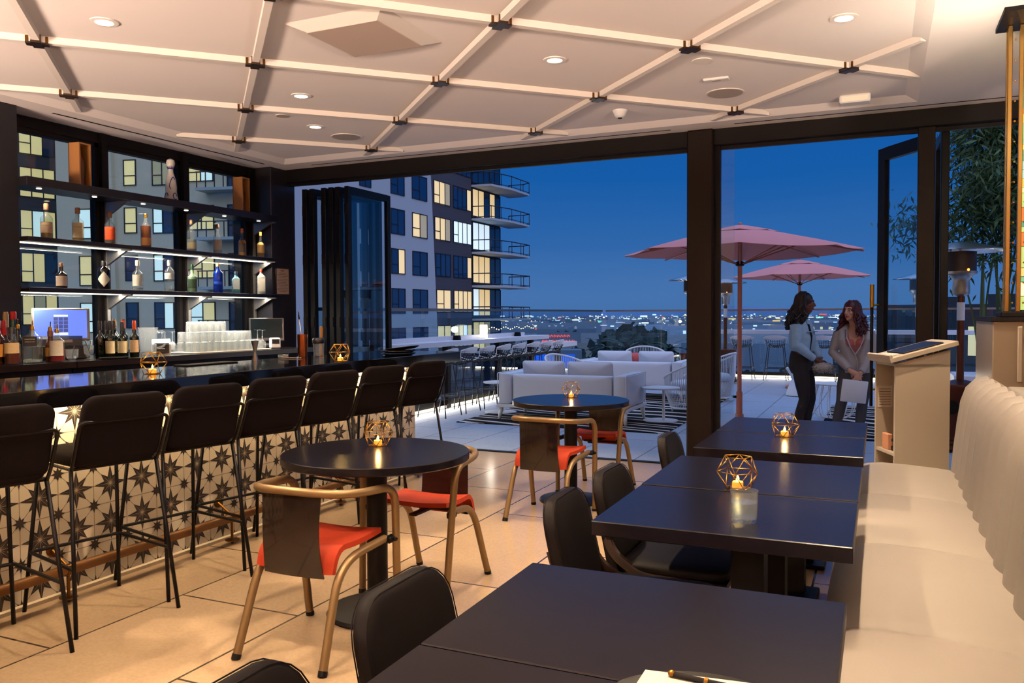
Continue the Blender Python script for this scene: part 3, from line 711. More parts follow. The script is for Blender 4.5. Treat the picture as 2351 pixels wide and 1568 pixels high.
# low wall under the light column
wo = struct(MB().box(.58, 2.6, 5.32, 6.2, 0, 1.33, bev=.006).build('wall_low', mat('lacquered_low_wall', '9C8C78', .25, noise=.03, nscale=2))); wo['label'] = 'beige lacquered low wall under the light column'
MB().box(.57, 2.61, 5.31, 6.21, 1.33, 1.352).build('cap_plate', M_black, wo)
t = thing('wall_hook', 'slim beige pull handle on the low wall at the right edge', 'handle', (.71, 5.32, 1.16))
MB().box(-.012, .012, -.035, -.02, -.17, .14, bev=.004).box(-.008, .008, -.02, 0, -.15, -.13).box(-.008, .008, -.02, 0, .10, .12).build('bar', M_beige, t)

# ================================================================ LIGHT COLUMN of coloured glass and gold rods
lc = thing('light_column', 'glowing column of coloured glass and gold rods at the right edge', 'light column', (.62, 5.36, 1.352))
MB().box(0, 1.3, -.03, .2, 0, .03, bev=.004).build('bottom_plate', M_black, lc)
MB().box(-.03, 1.4, -.26, .12, 1.625, 1.648).build('top_plate', M_black, lc)
for k in range(11): MB().box(.02+k*.055, .042+k*.055, -.005, .022, .03, 1.625, bev=.003).build('gold_rod', M_gold_lit, lc)
for k in range(1): MB().box(.02, .047, .07+k*.062, .097+k*.062, .03, 1.625, bev=.003).build('gold_rod', M_gold_lit, lc)
GC = [(255, 222, 150), (120, 190, 130), (255, 190, 90), (230, 120, 60), (160, 205, 190), (250, 235, 190), (90, 150, 110), (255, 205, 120), (190, 210, 120)]
GM = [mat('lit_glass_%d' % i, c_, 0.15, noise=0.2, nscale=30, emit=c_, estr=1.15) for i, c_ in enumerate(GC)]
gl = MB(); random.seed(3)
for k in range(1, 11):
    z = .04
    while z < 1.6:
        h = random.choice((.05, .08, .12, .03)); gl.box(.028+k*.055, .08+k*.055, .035, .05, z, min(1.615, z+h-.004), random.randrange(len(GM))); z += h
for k in range(0):
    z = .04
    while z < 1.6:
        h = random.choice((.05, .08, .12, .03)); gl.box(.055, .07, .04+k*.062, .098+k*.062, z, min(1.615, z+h-.004), random.randrange(len(GM))); z += h
gl.build('stained_glass', GM, lc)
stu = MB()
for k in range(10):
    for j in range(14): stu.ball((.058+k*.055, .018, .08+j*.113), .006, n=6)
stu.build('glass_studs', M_gold, lc)
light('column_light', 'POINT', (.25, -.22, .9), 2, (1, .80, .52), parent=lc, shadow_soft_size=.08)
light('column_light', 'POINT', (-.16, -.42, 1.05), 18, (1, .88, .72), parent=lc, shadow_soft_size=.08)

# ================================================================ CANDLE HOLDERS, TEA LIGHTS
def make_holder(sc=1.0):
    t = thing('wire_candle_holder', '', 'candle holder', group='geometric gold wire candle holders')
    n = 5; rb, rm, rt = .046*sc, .074*sc, .048*sc; zb, zm, zt = .003, .062*sc, .115*sc
    A = [(rb*cos(2*pi*k/n), rb*sin(2*pi*k/n), zb) for k in range(n)]; Bm = [(rm*cos(2*pi*(k+.5)/n), rm*sin(2*pi*(k+.5)/n), zm) for k in range(n)]
    Ct = [(rt*cos(2*pi*k/n), rt*sin(2*pi*k/n), zt) for k in range(n)]
    m = MB(); w = .0016
    for k in range(n):
        k2 = (k+1) % n
        for a, b in ((A[k], A[k2]), (Bm[k], Bm[k2]), (Ct[k], Ct[k2]), (A[k], Bm[k]), (A[k2], Bm[k]), (Ct[k], Bm[k]), (Ct[k2], Bm[k])): m.cyl(a, b, w, 6)
    m.build('wire_frame', M_gold, t)
    MB().lathe([(0, .002), (.03, .002), (.031, .006), (.03, .0045), (0, .0045)], n=20).build('candle_plate', M_gold, t)
    return t
def make_candle():
    t = thing('tea_light', '', 'candle', group='lit tea lights')
    MB().lathe([(0, 0), (.0195, 0), (.0195, .02), (.017, .022), (.010, .019), (0, .019)], n=20).build('wax', M_wax, t)
    MB().lathe([(0, .0185), (.004, .021), (.0058, .027), (.0045, .036), (.0015, .043), (0, .046)], n=12).build('flame', M_flame, t)
    light('candle_light', 'POINT', (0, 0, .058), 0.42, (1, .62, .22), parent=t, shadow_soft_size=.008)
    return t
HS = [((-3.58, 3.23, 1.07), 12, 'on the bar behind the second stool', 1), ((-3.32, 4.56, 1.07), 40, 'on the far half of the bar top near the plates', 1), ((-2.21, 3.33, .75), 5, 'on the near round table', 1),
      ((-2.13, 5.83, .75), 30, 'on the far round table', 1), ((-.46, 2.99, .753), 20, 'beside the glass of water on the middle tables', 1.05), ((-.44, 4.38, .75), 50, 'on the farthest square tables', 1)]
h0 = c0 = None
for (loc, a, where, s_) in HS:
    if h0 is None:
        h0 = make_holder(); h0.location = loc; h0.rotation_euler.z = radians(a); h0['label'] = 'geometric gold wire candle holder '+where
        c0 = make_candle(); c0.location = (loc[0], loc[1], loc[2]+.0045); c0['label'] = 'lit tea light '+where
    else:
        dup(h0, loc, radians(a), 'geometric gold wire candle holder '+where); dup(c0, (loc[0], loc[1], loc[2]+.0045), 0, 'lit tea light '+where)
# glass of water
M_glass = pane_mat('drinking_glass', (.90, .94, .96), white_mix=.09)
M_water = pane_mat('water', (.86, .91, .95), white_mix=.13)
t = thing('water_glass', 'tumbler of water on the middle dark table in front of the candle', 'glass', (-.37, 2.53, .751))
MB().lathe([(0, 0), (.036, 0), (.0385, .006), (.0415, .095), (.0395, .095), (.037, .012), (0, .010)], n=32).build('tumbler', M_glass, t)
MB().lathe([(0, .0115), (.0368, .0125), (.0385, .06), (0, .06)], n=32).build('water', M_water, t)
# bill tray on the nearest table
t = thing('bill_tray', 'oval black bill tray on the nearest table, at the bottom edge', 'tray', (-.245, 1.235, .751))
MB().lathe([(0, 0), (.12, 0), (.155, .016), (.152, .019), (.118, .005), (0, .005)], n=40, sx=1.05).build('dish', M_black, t)
t = tag(MB().add([(-.12, .10, .0), (.10, .125, .0), (.11, -.1, .0), (-.12, -.1, .0), (-.12, .10, .001), (.10, .125, .001), (.11, -.1, .001), (-.12, -.1, .001)], [(3, 2, 1, 0), (4, 5, 6, 7), (0, 1, 5, 4), (1, 2, 6, 5), (2, 3, 7, 6), (3, 0, 4, 7)]).build('receipt', M_paper, loc=(-.24, 1.25, .772)), 'pale paper receipt lying on the oval bill tray', 'receipt')
t = thing('clip_pen', 'dark pen with gold ends lying on the receipt', 'pen', (-.235, 1.335, .778))
MB().cyl((-.075, 0.005, 0), (.075, -.008, 0), .0045, 10).build('barrel', M_black, t); MB().ball((-.078, .005, .001), .006).ball((.078, -.008, .001), .006).build('ends', M_gold, t)
MB().cyl((-.022, .0012, 0), (-.016, .0006, 0), .0056, 10).build('ring', M_gold, t)
# ================================================================ BACK BAR
bb = thing('back_bar_counter', 'dark back bar counter under the bottle shelves', 'counter', (-5.85, 5.1, 0))
def B_(x, y, z=0): return (x+5.85, y-5.1, z)
def bbox(mb, x0, x1, y0, y1, z0, z1, bev=0): return mb.box(x0+5.85, x1+5.85, y0-5.1, y1-5.1, z0, z1, bev=bev)
m = MB(); bbox(m, -6.04, -5.45, 2.6, 4.22, 1.0, 1.045); bbox(m, -6.262, -5.45, 4.23, 7.08, 1.0, 1.045); m.build('countertop', M_darkcounter, bb)
m = MB(); bbox(m, -6.04, -5.5, 2.6, 4.22, 0, 1.0); bbox(m, -6.262, -5.5, 4.23, 7.08, 0, 1.0); m.build('carcass', M_dark, bb)
M_shelf = mat('gunmetal_shelf', '232128', 0.35, 0.3, noise=0.1, nscale=5)
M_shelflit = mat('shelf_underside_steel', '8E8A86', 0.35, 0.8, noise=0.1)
M_strip = mat('cool_led_strip', 'FFF2DA', 0.5, noise=0, emit=(255, 240, 214), estr=3)
SH = []
for z0, z1, lab in ((2.39, 2.458, 'top gunmetal shelf in the bar window, carrying the wooden boxes'), (1.965, 2.0, 'middle gunmetal shelf of spirit bottles in the bar window'), (1.575, 1.61, 'lowest gunmetal shelf of gin bottles in the bar window')):
    t = thing('bottle_shelf', lab, 'shelf', (-6.1, 5.64, z0), group='window shelves over the back bar'); SH.append(t)
    h = z1-z0
    MB().box(-.16, .15, -1.42, 1.43, 0, h, bev=.002).build('shelf_board', M_shelf, t)
    for y in (5.18, 6.115, 7.055):
        MB().prism([(-.17, -.13), (-.15, -.13), (.08, -.012), (.13, -.012), (.13, 0), (-.17, 0)], -.012, .012, T=Matrix.Translation((0, y-5.64, 0)) @ Matrix.Rotation(pi/2, 4, 'X')).build('bracket', M_shelflit, t)
    if h > .05:
        for k in range(6):
            y = -1.25+k*.5; MB().lathe([(0, -.004), (.018, -.004), (.02, 0)], (.05, y, 0), 12).build('spot_lens', M_lens, t)
            light('shelf_spot', 'SPOT', (.05, y, -.01), 16, (1, .86, .66), parent=t, spot_size=radians(95), spot_blend=.5, shadow_soft_size=.012)
    else:
        MB().box(-.02, .02, -1.40, 1.40, -.008, 0).build('led_strip', M_strip, t)
        light('strip_light', 'AREA', (0, 0, -.012), 30 if z0 < 1.7 else 26, (1, .88, .68), parent=t, shape='RECTANGLE', size=.03, size_y=2.8)
# uprights that carry the shelves
for y in (5.18, 6.115, 7.055):
    w_ = MB().box(-6.275, -6.255, y-.015, y+.015, 1.046, 2.39).build('shelf_upright', M_shelflit); tag(w_, {5.18: 'left steel upright', 6.115: 'middle steel upright', 7.055: 'right steel upright'}[y]+' carrying the window shelves over the back bar', 'shelf upright', 'steel shelf uprights')
# ---------------------------------------------------------------- bottles
M_bg = pane_mat('bottle_glass', (.84, .89, .88), white_mix=.05); 
LIQ = {}
def liquid(c, tr=.42):
    k = 'liquid_%02x%02x%02x' % c
    return mat(k, c, .05, noise=0, trans=tr, ior=1.36)
def glassmat(c, tr=.35): return mat('glass_%02x%02x%02x' % c, c, .05, noise=0, trans=tr, ior=1.45, spec=.6)
M_cork = mat('cork_stopper', '6E4A32', .7, noise=.2, nscale=60)
def bottle(loc, lab, h=.30, r=.042, sh=.62, nr=.014, body=None, liq=None, fill=.5, label=None, cap=None, caph=.035, capr=.018, square=False, group=None, word=None, lz=(.18, .48), face=0.0, taper=1.0, wordcol=None, lshape=None):
    """sh: shoulder height share, body: tinted glass colour (None clear), label: colour of the paper label"""
    t = thing('bottle', lab, 'bottle', loc, face, group)
    hb = h-caph*.7; zs = h*sh; rb = r*taper
    prof = [(0, 0), (rb*.92, 0), (rb, .006), (r, zs), (r*.93, zs+h*.045), (r*.6, zs+h*.10), (nr*1.05, zs+h*.16), (nr, hb), (0, hb)]
    n = 20
    def shell(pr, k=1.0):
        m = MB()
        if square:
            for (ra, za), (rb_, zb) in zip(pr, pr[1:]): pass
            ns = 24; vs = []; fs = []; rings = []
            for rr, z in pr:
                if rr < 1e-6: rings.append([len(vs)]); vs.append((0, 0, z)); continue
                rings.append(list(range(len(vs), len(vs)+ns))); q = min(1, max(0, (rr-nr)/(r-nr)))
                for a in range(ns):
                    th = 2*pi*a/ns; c, s_ = cos(th), sin(th); e = 1+3.5*q; f_ = (abs(c)**(2*e/ (1+.0))+abs(s_)**(2*e))**(-1/(2*e)); vs.append((rr*c*f_*.97, rr*s_*f_*.97, z))
            for A, Bq in zip(rings, rings[1:]):
                for a in range(ns):
                    a2 = (a+1) % ns
                    if len(A) == 1 and len(Bq) == 1: continue
                    if len(A) == 1: fs.append((A[0], Bq[a2], Bq[a]))
                    elif len(Bq) == 1: fs.append((A[a], A[a2], Bq[0]))
                    else: fs.append((A[a], A[a2], Bq[a2], Bq[a]))
            m.add(vs, fs, 0, True)
        else: m.lathe(pr, n=n)
        return m
    shell(prof).build('glass', glassmat(body) if body else M_bg, t)
    if liq:
        zf = h*fill; ins = .0035
        lp = [(0, .008), (rb-ins, .010)]
        for rr, z in prof[3:7]:
            if z < zf: lp.append((max(.004, rr-ins), z))
        # radius at fill height
        for (ra, za), (rb2, zb) in zip(prof[2:], prof[3:]):
            if za <= zf <= zb: lp.append((max(.004, ra+(rb2-ra)*(zf-za)/max(1e-6, zb-za)-ins), zf)); break
        lp.append((0, zf)); shell(lp).build('liquid', liquid(liq), t)
    if label:
        z0, z1 = h*lz[0], h*lz[1]; m = MB(); R2 = r*1.02
        if square: m.box(R2*.96, R2*.98, -r*.8, r*.8, z0, z1)
        elif lshape == 'diamond':
            zc = (z0+z1)/2; m.grid(lambda u, v: Vector((R2*cos((u-.5)*2.2), R2*sin((u-.5)*2.2), zc+(v-.5)*(z1-z0)*(1-abs(2*u-1)*.98))), 12, 2)
        else: m.grid(lambda u, v: Vector((R2*cos((u-.5)*2.3), R2*sin((u-.5)*2.3), z0+v*(z1-z0))), 12, 1)
        m.build('label', mat('label_%02x%02x%02x' % label, label, .7, noise=.12, nscale=60), t)
        if word:
            for k_, wd in enumerate(word.split('|')):
                text_mesh(wd, (r*1.35/max(4, len(wd)))*1.5 if k_ == 0 else r*.16, mat('label_print_%s' % (wordcol or 'dark'), wordcol or '2A211C', .6, noise=0), 'lettering', t, frame_T((R2*1.03 if square else R2*1.005+.001, 0, z1-(z1-z0)*(.3+.25*k_)), (0, 1, 0), (0, 0, 1)))
    if cap: MB().lathe([(0, hb-.004), (capr, hb-.004), (capr, hb+caph*.8), (capr*.8, hb+caph), (0, hb+caph)], n=16).build('stopper', cap if not isinstance(cap, str) else M_cork, t)
    return t
def cm(c, r=.4): return mat('cap_%02x%02x%02x' % c, c, r, noise=.06)
AM = (196, 120, 30); GOLDL = (226, 176, 84); CLR = (235, 240, 240)
zz = 2.0; X_ = -6.08; fa = radians(-40)
bottle((X_, 4.47, zz), 'tequila bottle with pale label and wooden stopper, first on the middle shelf', .27, .045, .60, .015, None, GOLDL, .5, (190, 160, 130), 'c', .045, .02, word='EL TESORO', face=fa)
bottle((X_, 4.75, zz), 'tequila bottle with cream printed label, second on the middle shelf', .27, .044, .60, .015, None, GOLDL, .55, (236, 216, 170), 'c', .045, .02, word='EL TESORO', face=fa, lz=(.12, .58))
bottle((X_, 5.06, zz), 'clear bottle with orange label and wooden stopper on the middle shelf', .27, .044, .60, .015, None, (210, 180, 150), .4, (222, 84, 36), 'c', .045, .02, word='EL TESORO', face=fa, lz=(.15, .56))
bottle((X_, 5.44, zz), 'tall amber whisky bottle with gold stopper on the middle shelf', .30, .045, .62, .014, None, (190, 92, 22), .66, (214, 150, 90), M_gold, .03, .016, face=fa, lz=(.07, .30))
bottle((X_, 5.98, zz), 'clear rounded bottle with faint label, left of three on the right of the middle shelf', .30, .046, .58, .014, None, CLR, .4, (205, 190, 150), 'c', .03, .016, face=fa, lz=(.1, .3))
bottle((X_, 6.32, zz), 'slim clear bottle with tan stopper on the middle shelf', .29, .042, .58, .015, None, CLR, .3, (190, 180, 170), 'c', .04, .017, face=fa, lz=(.15, .5))
bottle((X_, 6.67, zz), 'dark amber bottle with orange cap on the middle shelf', .28, .040, .52, .013, None, AM, .6, (60, 48, 40), cm((214, 110, 40)), .04, .014, face=fa, lz=(.15, .48))
bottle((X_, 6.95, zz), 'small honey coloured bottle at the right end of the middle shelf', .27, .040, .52, .012, None, GOLDL, .62, (206, 160, 96), cm((196, 108, 50)), .035, .013, face=fa, lz=(.2, .5))
zz = 1.61
bottle((X_, 4.59, zz), 'dark brown gin bottle with pale label, first on the lowest shelf', .20, .043, .55, .014, (30, 16, 12), None, .5, (222, 200, 180), 'c', .03, .016, face=fa, lz=(.1, .5))
bottle((X_, 4.99, zz), 'black bottle with white diamond label on the lowest shelf', .235, .050, .72, .018, (14, 12, 14), None, .5, (236, 226, 206), cm((30, 28, 30)), .04, .022, face=fa, lz=(.1, .66), lshape='diamond')
bottle((X_, 5.34, zz), 'clear gin bottle with white label on the lowest shelf', .26, .046, .56, .016, None, CLR, .1, (240, 236, 222), cm((225, 215, 195)), .045, .018, face=fa, lz=(.16, .55))
bottle((X_, 5.70, zz), 'ribbed clear gin bottle with white cap and white label on the lowest shelf', .28, .045, .66, .015, None, CLR, .1, (240, 238, 232), cm((236, 232, 226)), .05, .016, face=fa, lz=(.42, .62))
bottle((X_, 5.98, zz), 'pale green bottle with a dark green cap on the lowest shelf', .255, .043, .55, .015, (170, 210, 170), None, .1, (60, 84, 60), cm((18, 70, 44)), .05, .016, face=fa, lz=(.15, .5))
bottle((X_, 6.32, zz), 'cobalt blue bottle on the lowest shelf', .29, .046, .68, .016, (20, 60, 190), None, .1, (30, 76, 200), cm((225, 170, 90)), .03, .018, face=fa, lz=(.3, .4))
bottle((X_, 6.57, zz), 'turquoise blue glass gin bottle with white label on the lowest shelf', .22, .040, .66, .016, (120, 205, 215), None, .1, (236, 240, 240), cm((30, 60, 90)), .03, .018, square=True, face=fa, lz=(.2, .7))
bottle((X_, 6.95, zz), 'square clear gin bottle with red cap at the right end of the lowest shelf', .26, .042, .70, .014, (225, 230, 215), None, .1, (238, 232, 214), cm((206, 60, 30)), .03, .016, square=True, face=fa, lz=(.12, .66))
# on the top shelf: wooden boxes and a ceramic bottle
def woodbox(y, lab, h, a):
    t = thing('wooden_box', lab, 'box', (-6.09, y, 2.458), a, group='cedar bottle boxes on the top shelf')
    MB().box(-.06, -.05, -.06, .06, 0, h).box(-.06, .06, -.06, -.048, 0, h).box(-.06, .06, .048, .06, 0, h).box(-.05, .06, -.048, .048, 0, .012).box(-.05, .06, -.048, .048, h-.012, h).build('open_box', M_woodbox, t)
    MB().lathe([(0, .014), (.034, .014), (.036, .2), (.014, .26), (.013, h-.05), (0, h-.05)], n=16).build('bottle_inside', mat('dusky_bottle', '5A3420', .3, noise=.1), t)
woodbox(4.79, 'tall open cedar box with a bottle inside, left end of the top shelf', .36, radians(4))
woodbox(6.68, 'tall open cedar box with a bottle inside, right end of the top shelf', .36, radians(4))
t = thing('ceramic_bottle', 'white and blue hand painted ceramic bottle on the top shelf', 'bottle', (-6.09, 5.75, 2.458), fa)
pr = [(0, 0), (.062, 0), (.064, .01), (.05, .09), (.052, .13), (.045, .20), (.024, .27), (.022, .30), (.034, .33), (.04, .36), (.034, .385), (.012, .40), (0, .40)]
MB().lathe(pr, n=28).build('body', mat('white_glaze', 'E9E2D6', .2, noise=.03), t)
pt = MB()
def surf(a, z):
    for (ra, za), (rb, zb) in zip(pr, pr[1:]):
        if za <= z <= zb and zb > za: rr = ra+(rb-ra)*(z-za)/(zb-za)+.0008; break
    else: rr = .05
    return Vector((rr*cos(a), rr*sin(a), z))
pt.tube([surf(.2+.5*cos(q/14*4.2), .17+.055*sin(q/14*4.2+.6)) for q in range(15)], .004, 6)
pt.tube([surf(-.9+.35*cos(q/14*5.2), .045+.03*sin(q/14*5.2)) for q in range(15)], .004, 6); pt.tube([surf(.6+.35*cos(q/14*5.2), .045+.03*sin(q/14*5.2)) for q in range(15)], .004, 6)
for k in range(14): pt.tube([surf(k*2*pi/14, .30), surf(k*2*pi/14+.1, .325), surf(k*2*pi/14+.22, .30)], .0035, 5)
pt.build('painted_pattern', mat('cobalt_paint', '1E2F86', .3, noise=.05), t)
# framed certificate on the corner column
t = thing('framed_certificate', 'small framed notice on the dark corner column by the folded doors', 'picture frame', (-6.06, 7.265, 1.76))
MB().box(0, .014, -.115, .115, -.15, -.14).box(0, .014, -.115, .115, .14, .15).box(0, .014, -.115, -.105, -.15, .15).box(0, .014, .105, .115, -.15, .15).build('frame', mat('walnut_frame', '3A261A', .5, noise=.15), t)
MB().box(0, .006, -.105, .105, -.14, .14).build('sheet', mat('cream_sheet', 'E4C3A4', .7, noise=.05), t)
ln = MB()
for k in range(13):
    z = .09-k*.017; w = .085 if k % 3 else .06; ln.box(.006, .0065, -w, w, z, z+.004)
ln.box(.006, .0065, -.03, .03, .112, .122); ln.build('print', mat('faded_print', '8A6A52', .7, noise=0), t)

# ---------------------------------------------------------------- things on the back counter
Z = 1.045
random.seed(11)
def pourer(t, h, col=M_blackmat, gold=True):
    MB().lathe([(0, h-.02), (.014, h-.02), (.014, h), (.009, h+.012), (0, h+.012)], n=12).cyl((0, 0, h), (.012, .008, h+.05), .004, 8, r1=.003).build('pourer', [M_steel if not gold else M_gold], t)
fb = radians(-52)
bottle((-5.665, 3.775, Z), 'dark rum bottle with a brown cap and cream neck band at the left edge', .30, .04, .58, .016, (60, 28, 10), None, .5, (224, 150, 60), cm((110, 60, 30)), .05, .02, face=fb)
bottle((-5.83, 3.945, Z), 'whisky bottle with tall cream capsule at the left of the back counter', .34, .04, .58, .018, (80, 44, 18), None, .5, (214, 170, 96), cm((226, 196, 140)), .11, .019, face=fb)
bottle((-5.745, 3.87, Z), 'bottle with bright red neck among the left bottles', .28, .038, .55, .016, (50, 20, 14), None, .5, (200, 140, 60), cm((196, 22, 24)), .10, .017, face=fb)
b_ = bottle((-5.57, 3.815, Z), 'squat bourbon bottle with a black cap and cream buffalo label', .25, .052, .52, .018, None, (120, 40, 14), .32, (222, 190, 140), cm((28, 26, 26)), .04, .02, face=fb, lz=(.32, .62))
b_ = bottle((-5.76, 3.985, Z), 'dark green bottle with a steel pourer behind the squat bourbon', .27, .038, .58, .016, (26, 40, 26), None, .5, None, None, face=fb); pourer(b_, .27)
b_ = bottle((-5.93, 4.07, Z), 'green vermouth bottle with a red cap', .36, .045, .52, .017, (24, 92, 40), None, .5, (222, 160, 70), cm((206, 22, 26)), .055, .022, face=fb)
b_ = bottle((-5.60, 3.985, Z), 'clear ribbed gin bottle with black arched label, foremost of the left bottles', .27, .058, .66, .020, None, (235, 240, 240), .1, (30, 24, 24), None, square=True, face=fb, lz=(.46, .72), word='AVIATION|AMERICAN GIN', wordcol='D9CBB4'); pourer(b_, .26)
b_ = bottle((-5.76, 4.24, Z), 'small dark bitters bottle with red label beside the register', .20, .03, .55, .012, (70, 16, 12), None, .5, (200, 30, 40), cm((40, 16, 18)), .03, .014, face=fb)
b_ = bottle((-5.66, 4.17, Z), 'bottle with flesh coloured neck band and thin pourer', .22, .036, .55, .016, (120, 60, 40), None, .5, (200, 150, 70), cm((150, 100, 76)), .04, .02, face=fb); pourer(b_, .25)
b_ = bottle((-5.56, 4.15, Z), 'clear bottle half full of ruby red liquid, with a pourer', .24, .05, .62, .016, None, (168, 20, 22), .42, (226, 214, 196), None, face=fb, lz=(.2, .66)); pourer(b_, .235)
# register with tilted touch screen
M_plast = mat('black_plastic', '15141A', .35, noise=.05); M_grayp = mat('grey_plastic', 'B9B4AE', .4, noise=.03)
t = thing('touch_screen_register', 'grey touch screen register with a lit blue screen on the back counter', 'cash register', (-5.98, 4.50, Z), radians(-38))
MB().box(-.15, .15, -.20, .20, 0, .11, bev=.008).build('cash_drawer', M_plast, t)
MB().prism([(-.12, .11), (.14, .11), (.12, .16), (-.10, .25)], -.15, .15, T=Matrix.Rotation(pi/2, 4, 'X')).build('stand', M_plast, t)
MB().box(.125, .131, -.10, .08, .125, .155).build('drawer_label', M_paper, t)
Ts = Matrix.Translation((.02, 0, .275)) @ Matrix.Rotation(radians(-22), 4, 'Y')
sc = MB().box(-.02, .005, -.205, .205, -.14, .14, bev=.008, T=Ts).build('screen_body', M_grayp, t)
M_scr = mat('lit_blue_screen', '5A78E0', .3, noise=0, emit=(104, 132, 236), estr=.95)
MB().box(.005, .007, -.185, .185, -.12, .12, T=Ts).build('display', M_scr, sc)
kp = MB()
for i in range(3):
    for j in range(4): kp.box(.007, .008, -.05+i*.035, -.02+i*.035, -.07+j*.033, -.042+j*.033, T=Ts)
kp.build('keypad', mat('lit_keypad', '3A4A8A', .4, noise=0, emit=(58, 72, 130), estr=.8), sc)
MB().box(.007, .008, -.05, .05, .064, .078, T=Ts).box(.007, .008, -.05, .05, -.095, -.075, T=Ts).build('screen_bars', mat('lit_white', 'E8F0FF', .4, noise=0, emit=(225, 236, 255), estr=1.0), sc)
MB().box(.007, .008, -.05, .07, -.119, -.105, T=Ts).build('screen_button', mat('lit_green', '40C090', .4, noise=0, emit=(60, 190, 150), estr=.9), sc)
# tumbler with a straw, goblet
def tumbler_mesh(r=.038, h=.09, foot=False):
    return MB().lathe([(0, .004), (r*.8, .0), (r*.86, .004), (r, h), (r*.95, h), (r*.82, .010), (0, .009)], n=20)
M_gl = pane_mat('tumbler_glass', (.92, .94, .94), white_mix=.08); 
t = thing('mixing_tumbler', 'empty rounded tumbler with a black straw near the red bottle', 'glass', (-5.56, 4.27, Z))
MB().lathe([(0, 0), (.026, 0), (.022, .012), (.044, .032), (.046, .09), (.044, .09), (.042, .034), (0, .016)], n=24).build('bowl', M_gl, t); MB().cyl((0, 0, .02), (.012, .012, .115), .0035, 8).build('straw', M_plast, t)
t = thing('cut_glass_goblet', 'small cut glass goblet beside the register, holding picks', 'glass', (-5.62, 4.46, Z))
MB().lathe([(0, 0), (.034, 0), (.034, .004), (.012, .012), (.012, .022), (.036, .05), (.040, .11), (.038, .11), (.033, .052), (0, .03)], n=10, smooth=False).build('bowl', M_gl, t)
for k, c_ in enumerate(((40, 120, 200), (220, 190, 60), (230, 230, 230), (30, 30, 40))): MB().cyl((.005*k-.008, .004, .05), (.03*cos(k*1.6), .03*sin(k*1.6), .15), .004, 6).build('pick', cm(c_), t)
# wine bottles
WB = [(-5.70, 4.63, 'dark unlabelled bottle at the left of the wine bottles', None, (26, 22, 24), .30), (-5.80, 4.77, 'wine bottle with black capsule behind the front left one', (190, 170, 130), (30, 28, 30), .30), (-5.64, 4.675, 'front left green wine bottle with a cream label', (232, 214, 170), (26, 26, 28), .30),
      (-5.86, 4.89, 'wine bottle with black capsule at the back of the cluster', (200, 180, 130), (34, 34, 34), .30), (-5.93, 4.96, 'wine bottle with a bare pale cork at the back of the cluster', (200, 180, 130), (200, 160, 100), .31), (-5.64, 4.79, 'front middle wine bottle with a cream label', (232, 214, 170), (30, 30, 34), .29),
      (-5.76, 4.905, 'wine bottle with orange capsule and tan top between two labelled ones', (210, 184, 134), (206, 92, 46), .31), (-5.63, 4.90, 'front right wine bottle with a copper orange capsule', (214, 180, 140), (200, 86, 44), .30)]
for x, y, lab, lb, cp, h in WB: bottle((x, y, Z), lab, h-.02, .037, .56, .0145, (16, 24, 12), None, .5, lb, cm(cp), .07, .0155, group='wine bottles on the back counter', face=radians(-45), lz=(.14, .50))
t = tag(MB().lathe([(0, 0), (.07, 0), (.085, .012), (.08, .014), (.066, .004), (0, .004)], n=28, sx=1.0, sy=1.5).build('small_black_tray', M_blackmat, loc=(-5.53, 4.62, Z)), 'small black oval tray in front of the wine bottles', 'tray')
# pitcher
t = thing('water_pitcher', 'large clear plastic pitcher right of the wine bottles', 'pitcher', (-5.72, 5.12, Z), radians(-50))
M_pit = pane_mat('pitcher_plastic', (.92, .94, .95), white_mix=.09)
MB().lathe([(0, 0), (.062, 0), (.065, .01), (.078, .22), (.083, .24), (.079, .24), (.074, .22), (.061, .014), (0, .012)], n=28).build('jug', M_pit, t)
MB().tube(fillet([(.0, .075, .2), (0, .13, .21), (0, .135, .08), (0, .068, .06)], .05, 5), .009, 8).build('handle', M_pit, t)
t = thing('receipt_printer', 'grey and black receipt printer on the back counter', 'printer', (-5.80, 5.33, Z), radians(-40))
MB().prism([(-.12, 0), (.11, 0), (.11, .09), (.02, .135), (-.08, .12), (-.12, .06)], -.075, .075, T=Matrix.Rotation(pi/2, 4, 'X')).build('housing', M_grayp, t)
MB().box(.112, .118, -.06, .06, .015, .085, bev=.002).box(.03, .115, -.06, .06, .092, .10).build('front_cover', M_plast, t); MB().box(.119, .121, -.025, .025, .05, .056).build('logo_plate', M_grayp, t)
# stacked tumblers and upturned wine glasses on a lit mat
M_tum = pane_mat('clean_tumbler_glass', (.93, .95, .95), white_mix=.20)  # white mixed into clear glass stands in for bright refracted light
mt = tag(MB().box(-.16, .16, -.5, .5, 0, .008, bev=.003).build('glass_mat', mat('pale_bar_mat', 'E8DCC8', .6, noise=.05), loc=(-5.73, 6.0, Z)), 'pale drip mat under the stacked tumblers on the back counter', 'mat')
tm = thing('tumbler', 'clean clear tumbler stacked upside down on the drip mat', 'glass', (0, 0, 0), group='stacked tumblers on the back counter')
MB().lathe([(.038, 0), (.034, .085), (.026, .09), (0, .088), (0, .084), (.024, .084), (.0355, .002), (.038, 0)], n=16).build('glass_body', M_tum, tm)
pl = []
for lv, (ny_, y0, nx) in enumerate(((11, 5.55, 3), (9, 5.56, 3), (5, 5.56, 2))):
    for i in range(ny_):
        for j in range(nx): pl.append((-5.63-.082*j, y0+.084*i+.02*(j % 2), Z+.008+lv*.092))
for i, p in enumerate(pl):
    if i == 0: tm.location = p
    else: dup(tm, p, 0)
wg = thing('wine_glass', '', 'glass', group='upturned stemmed glasses on the back counter')
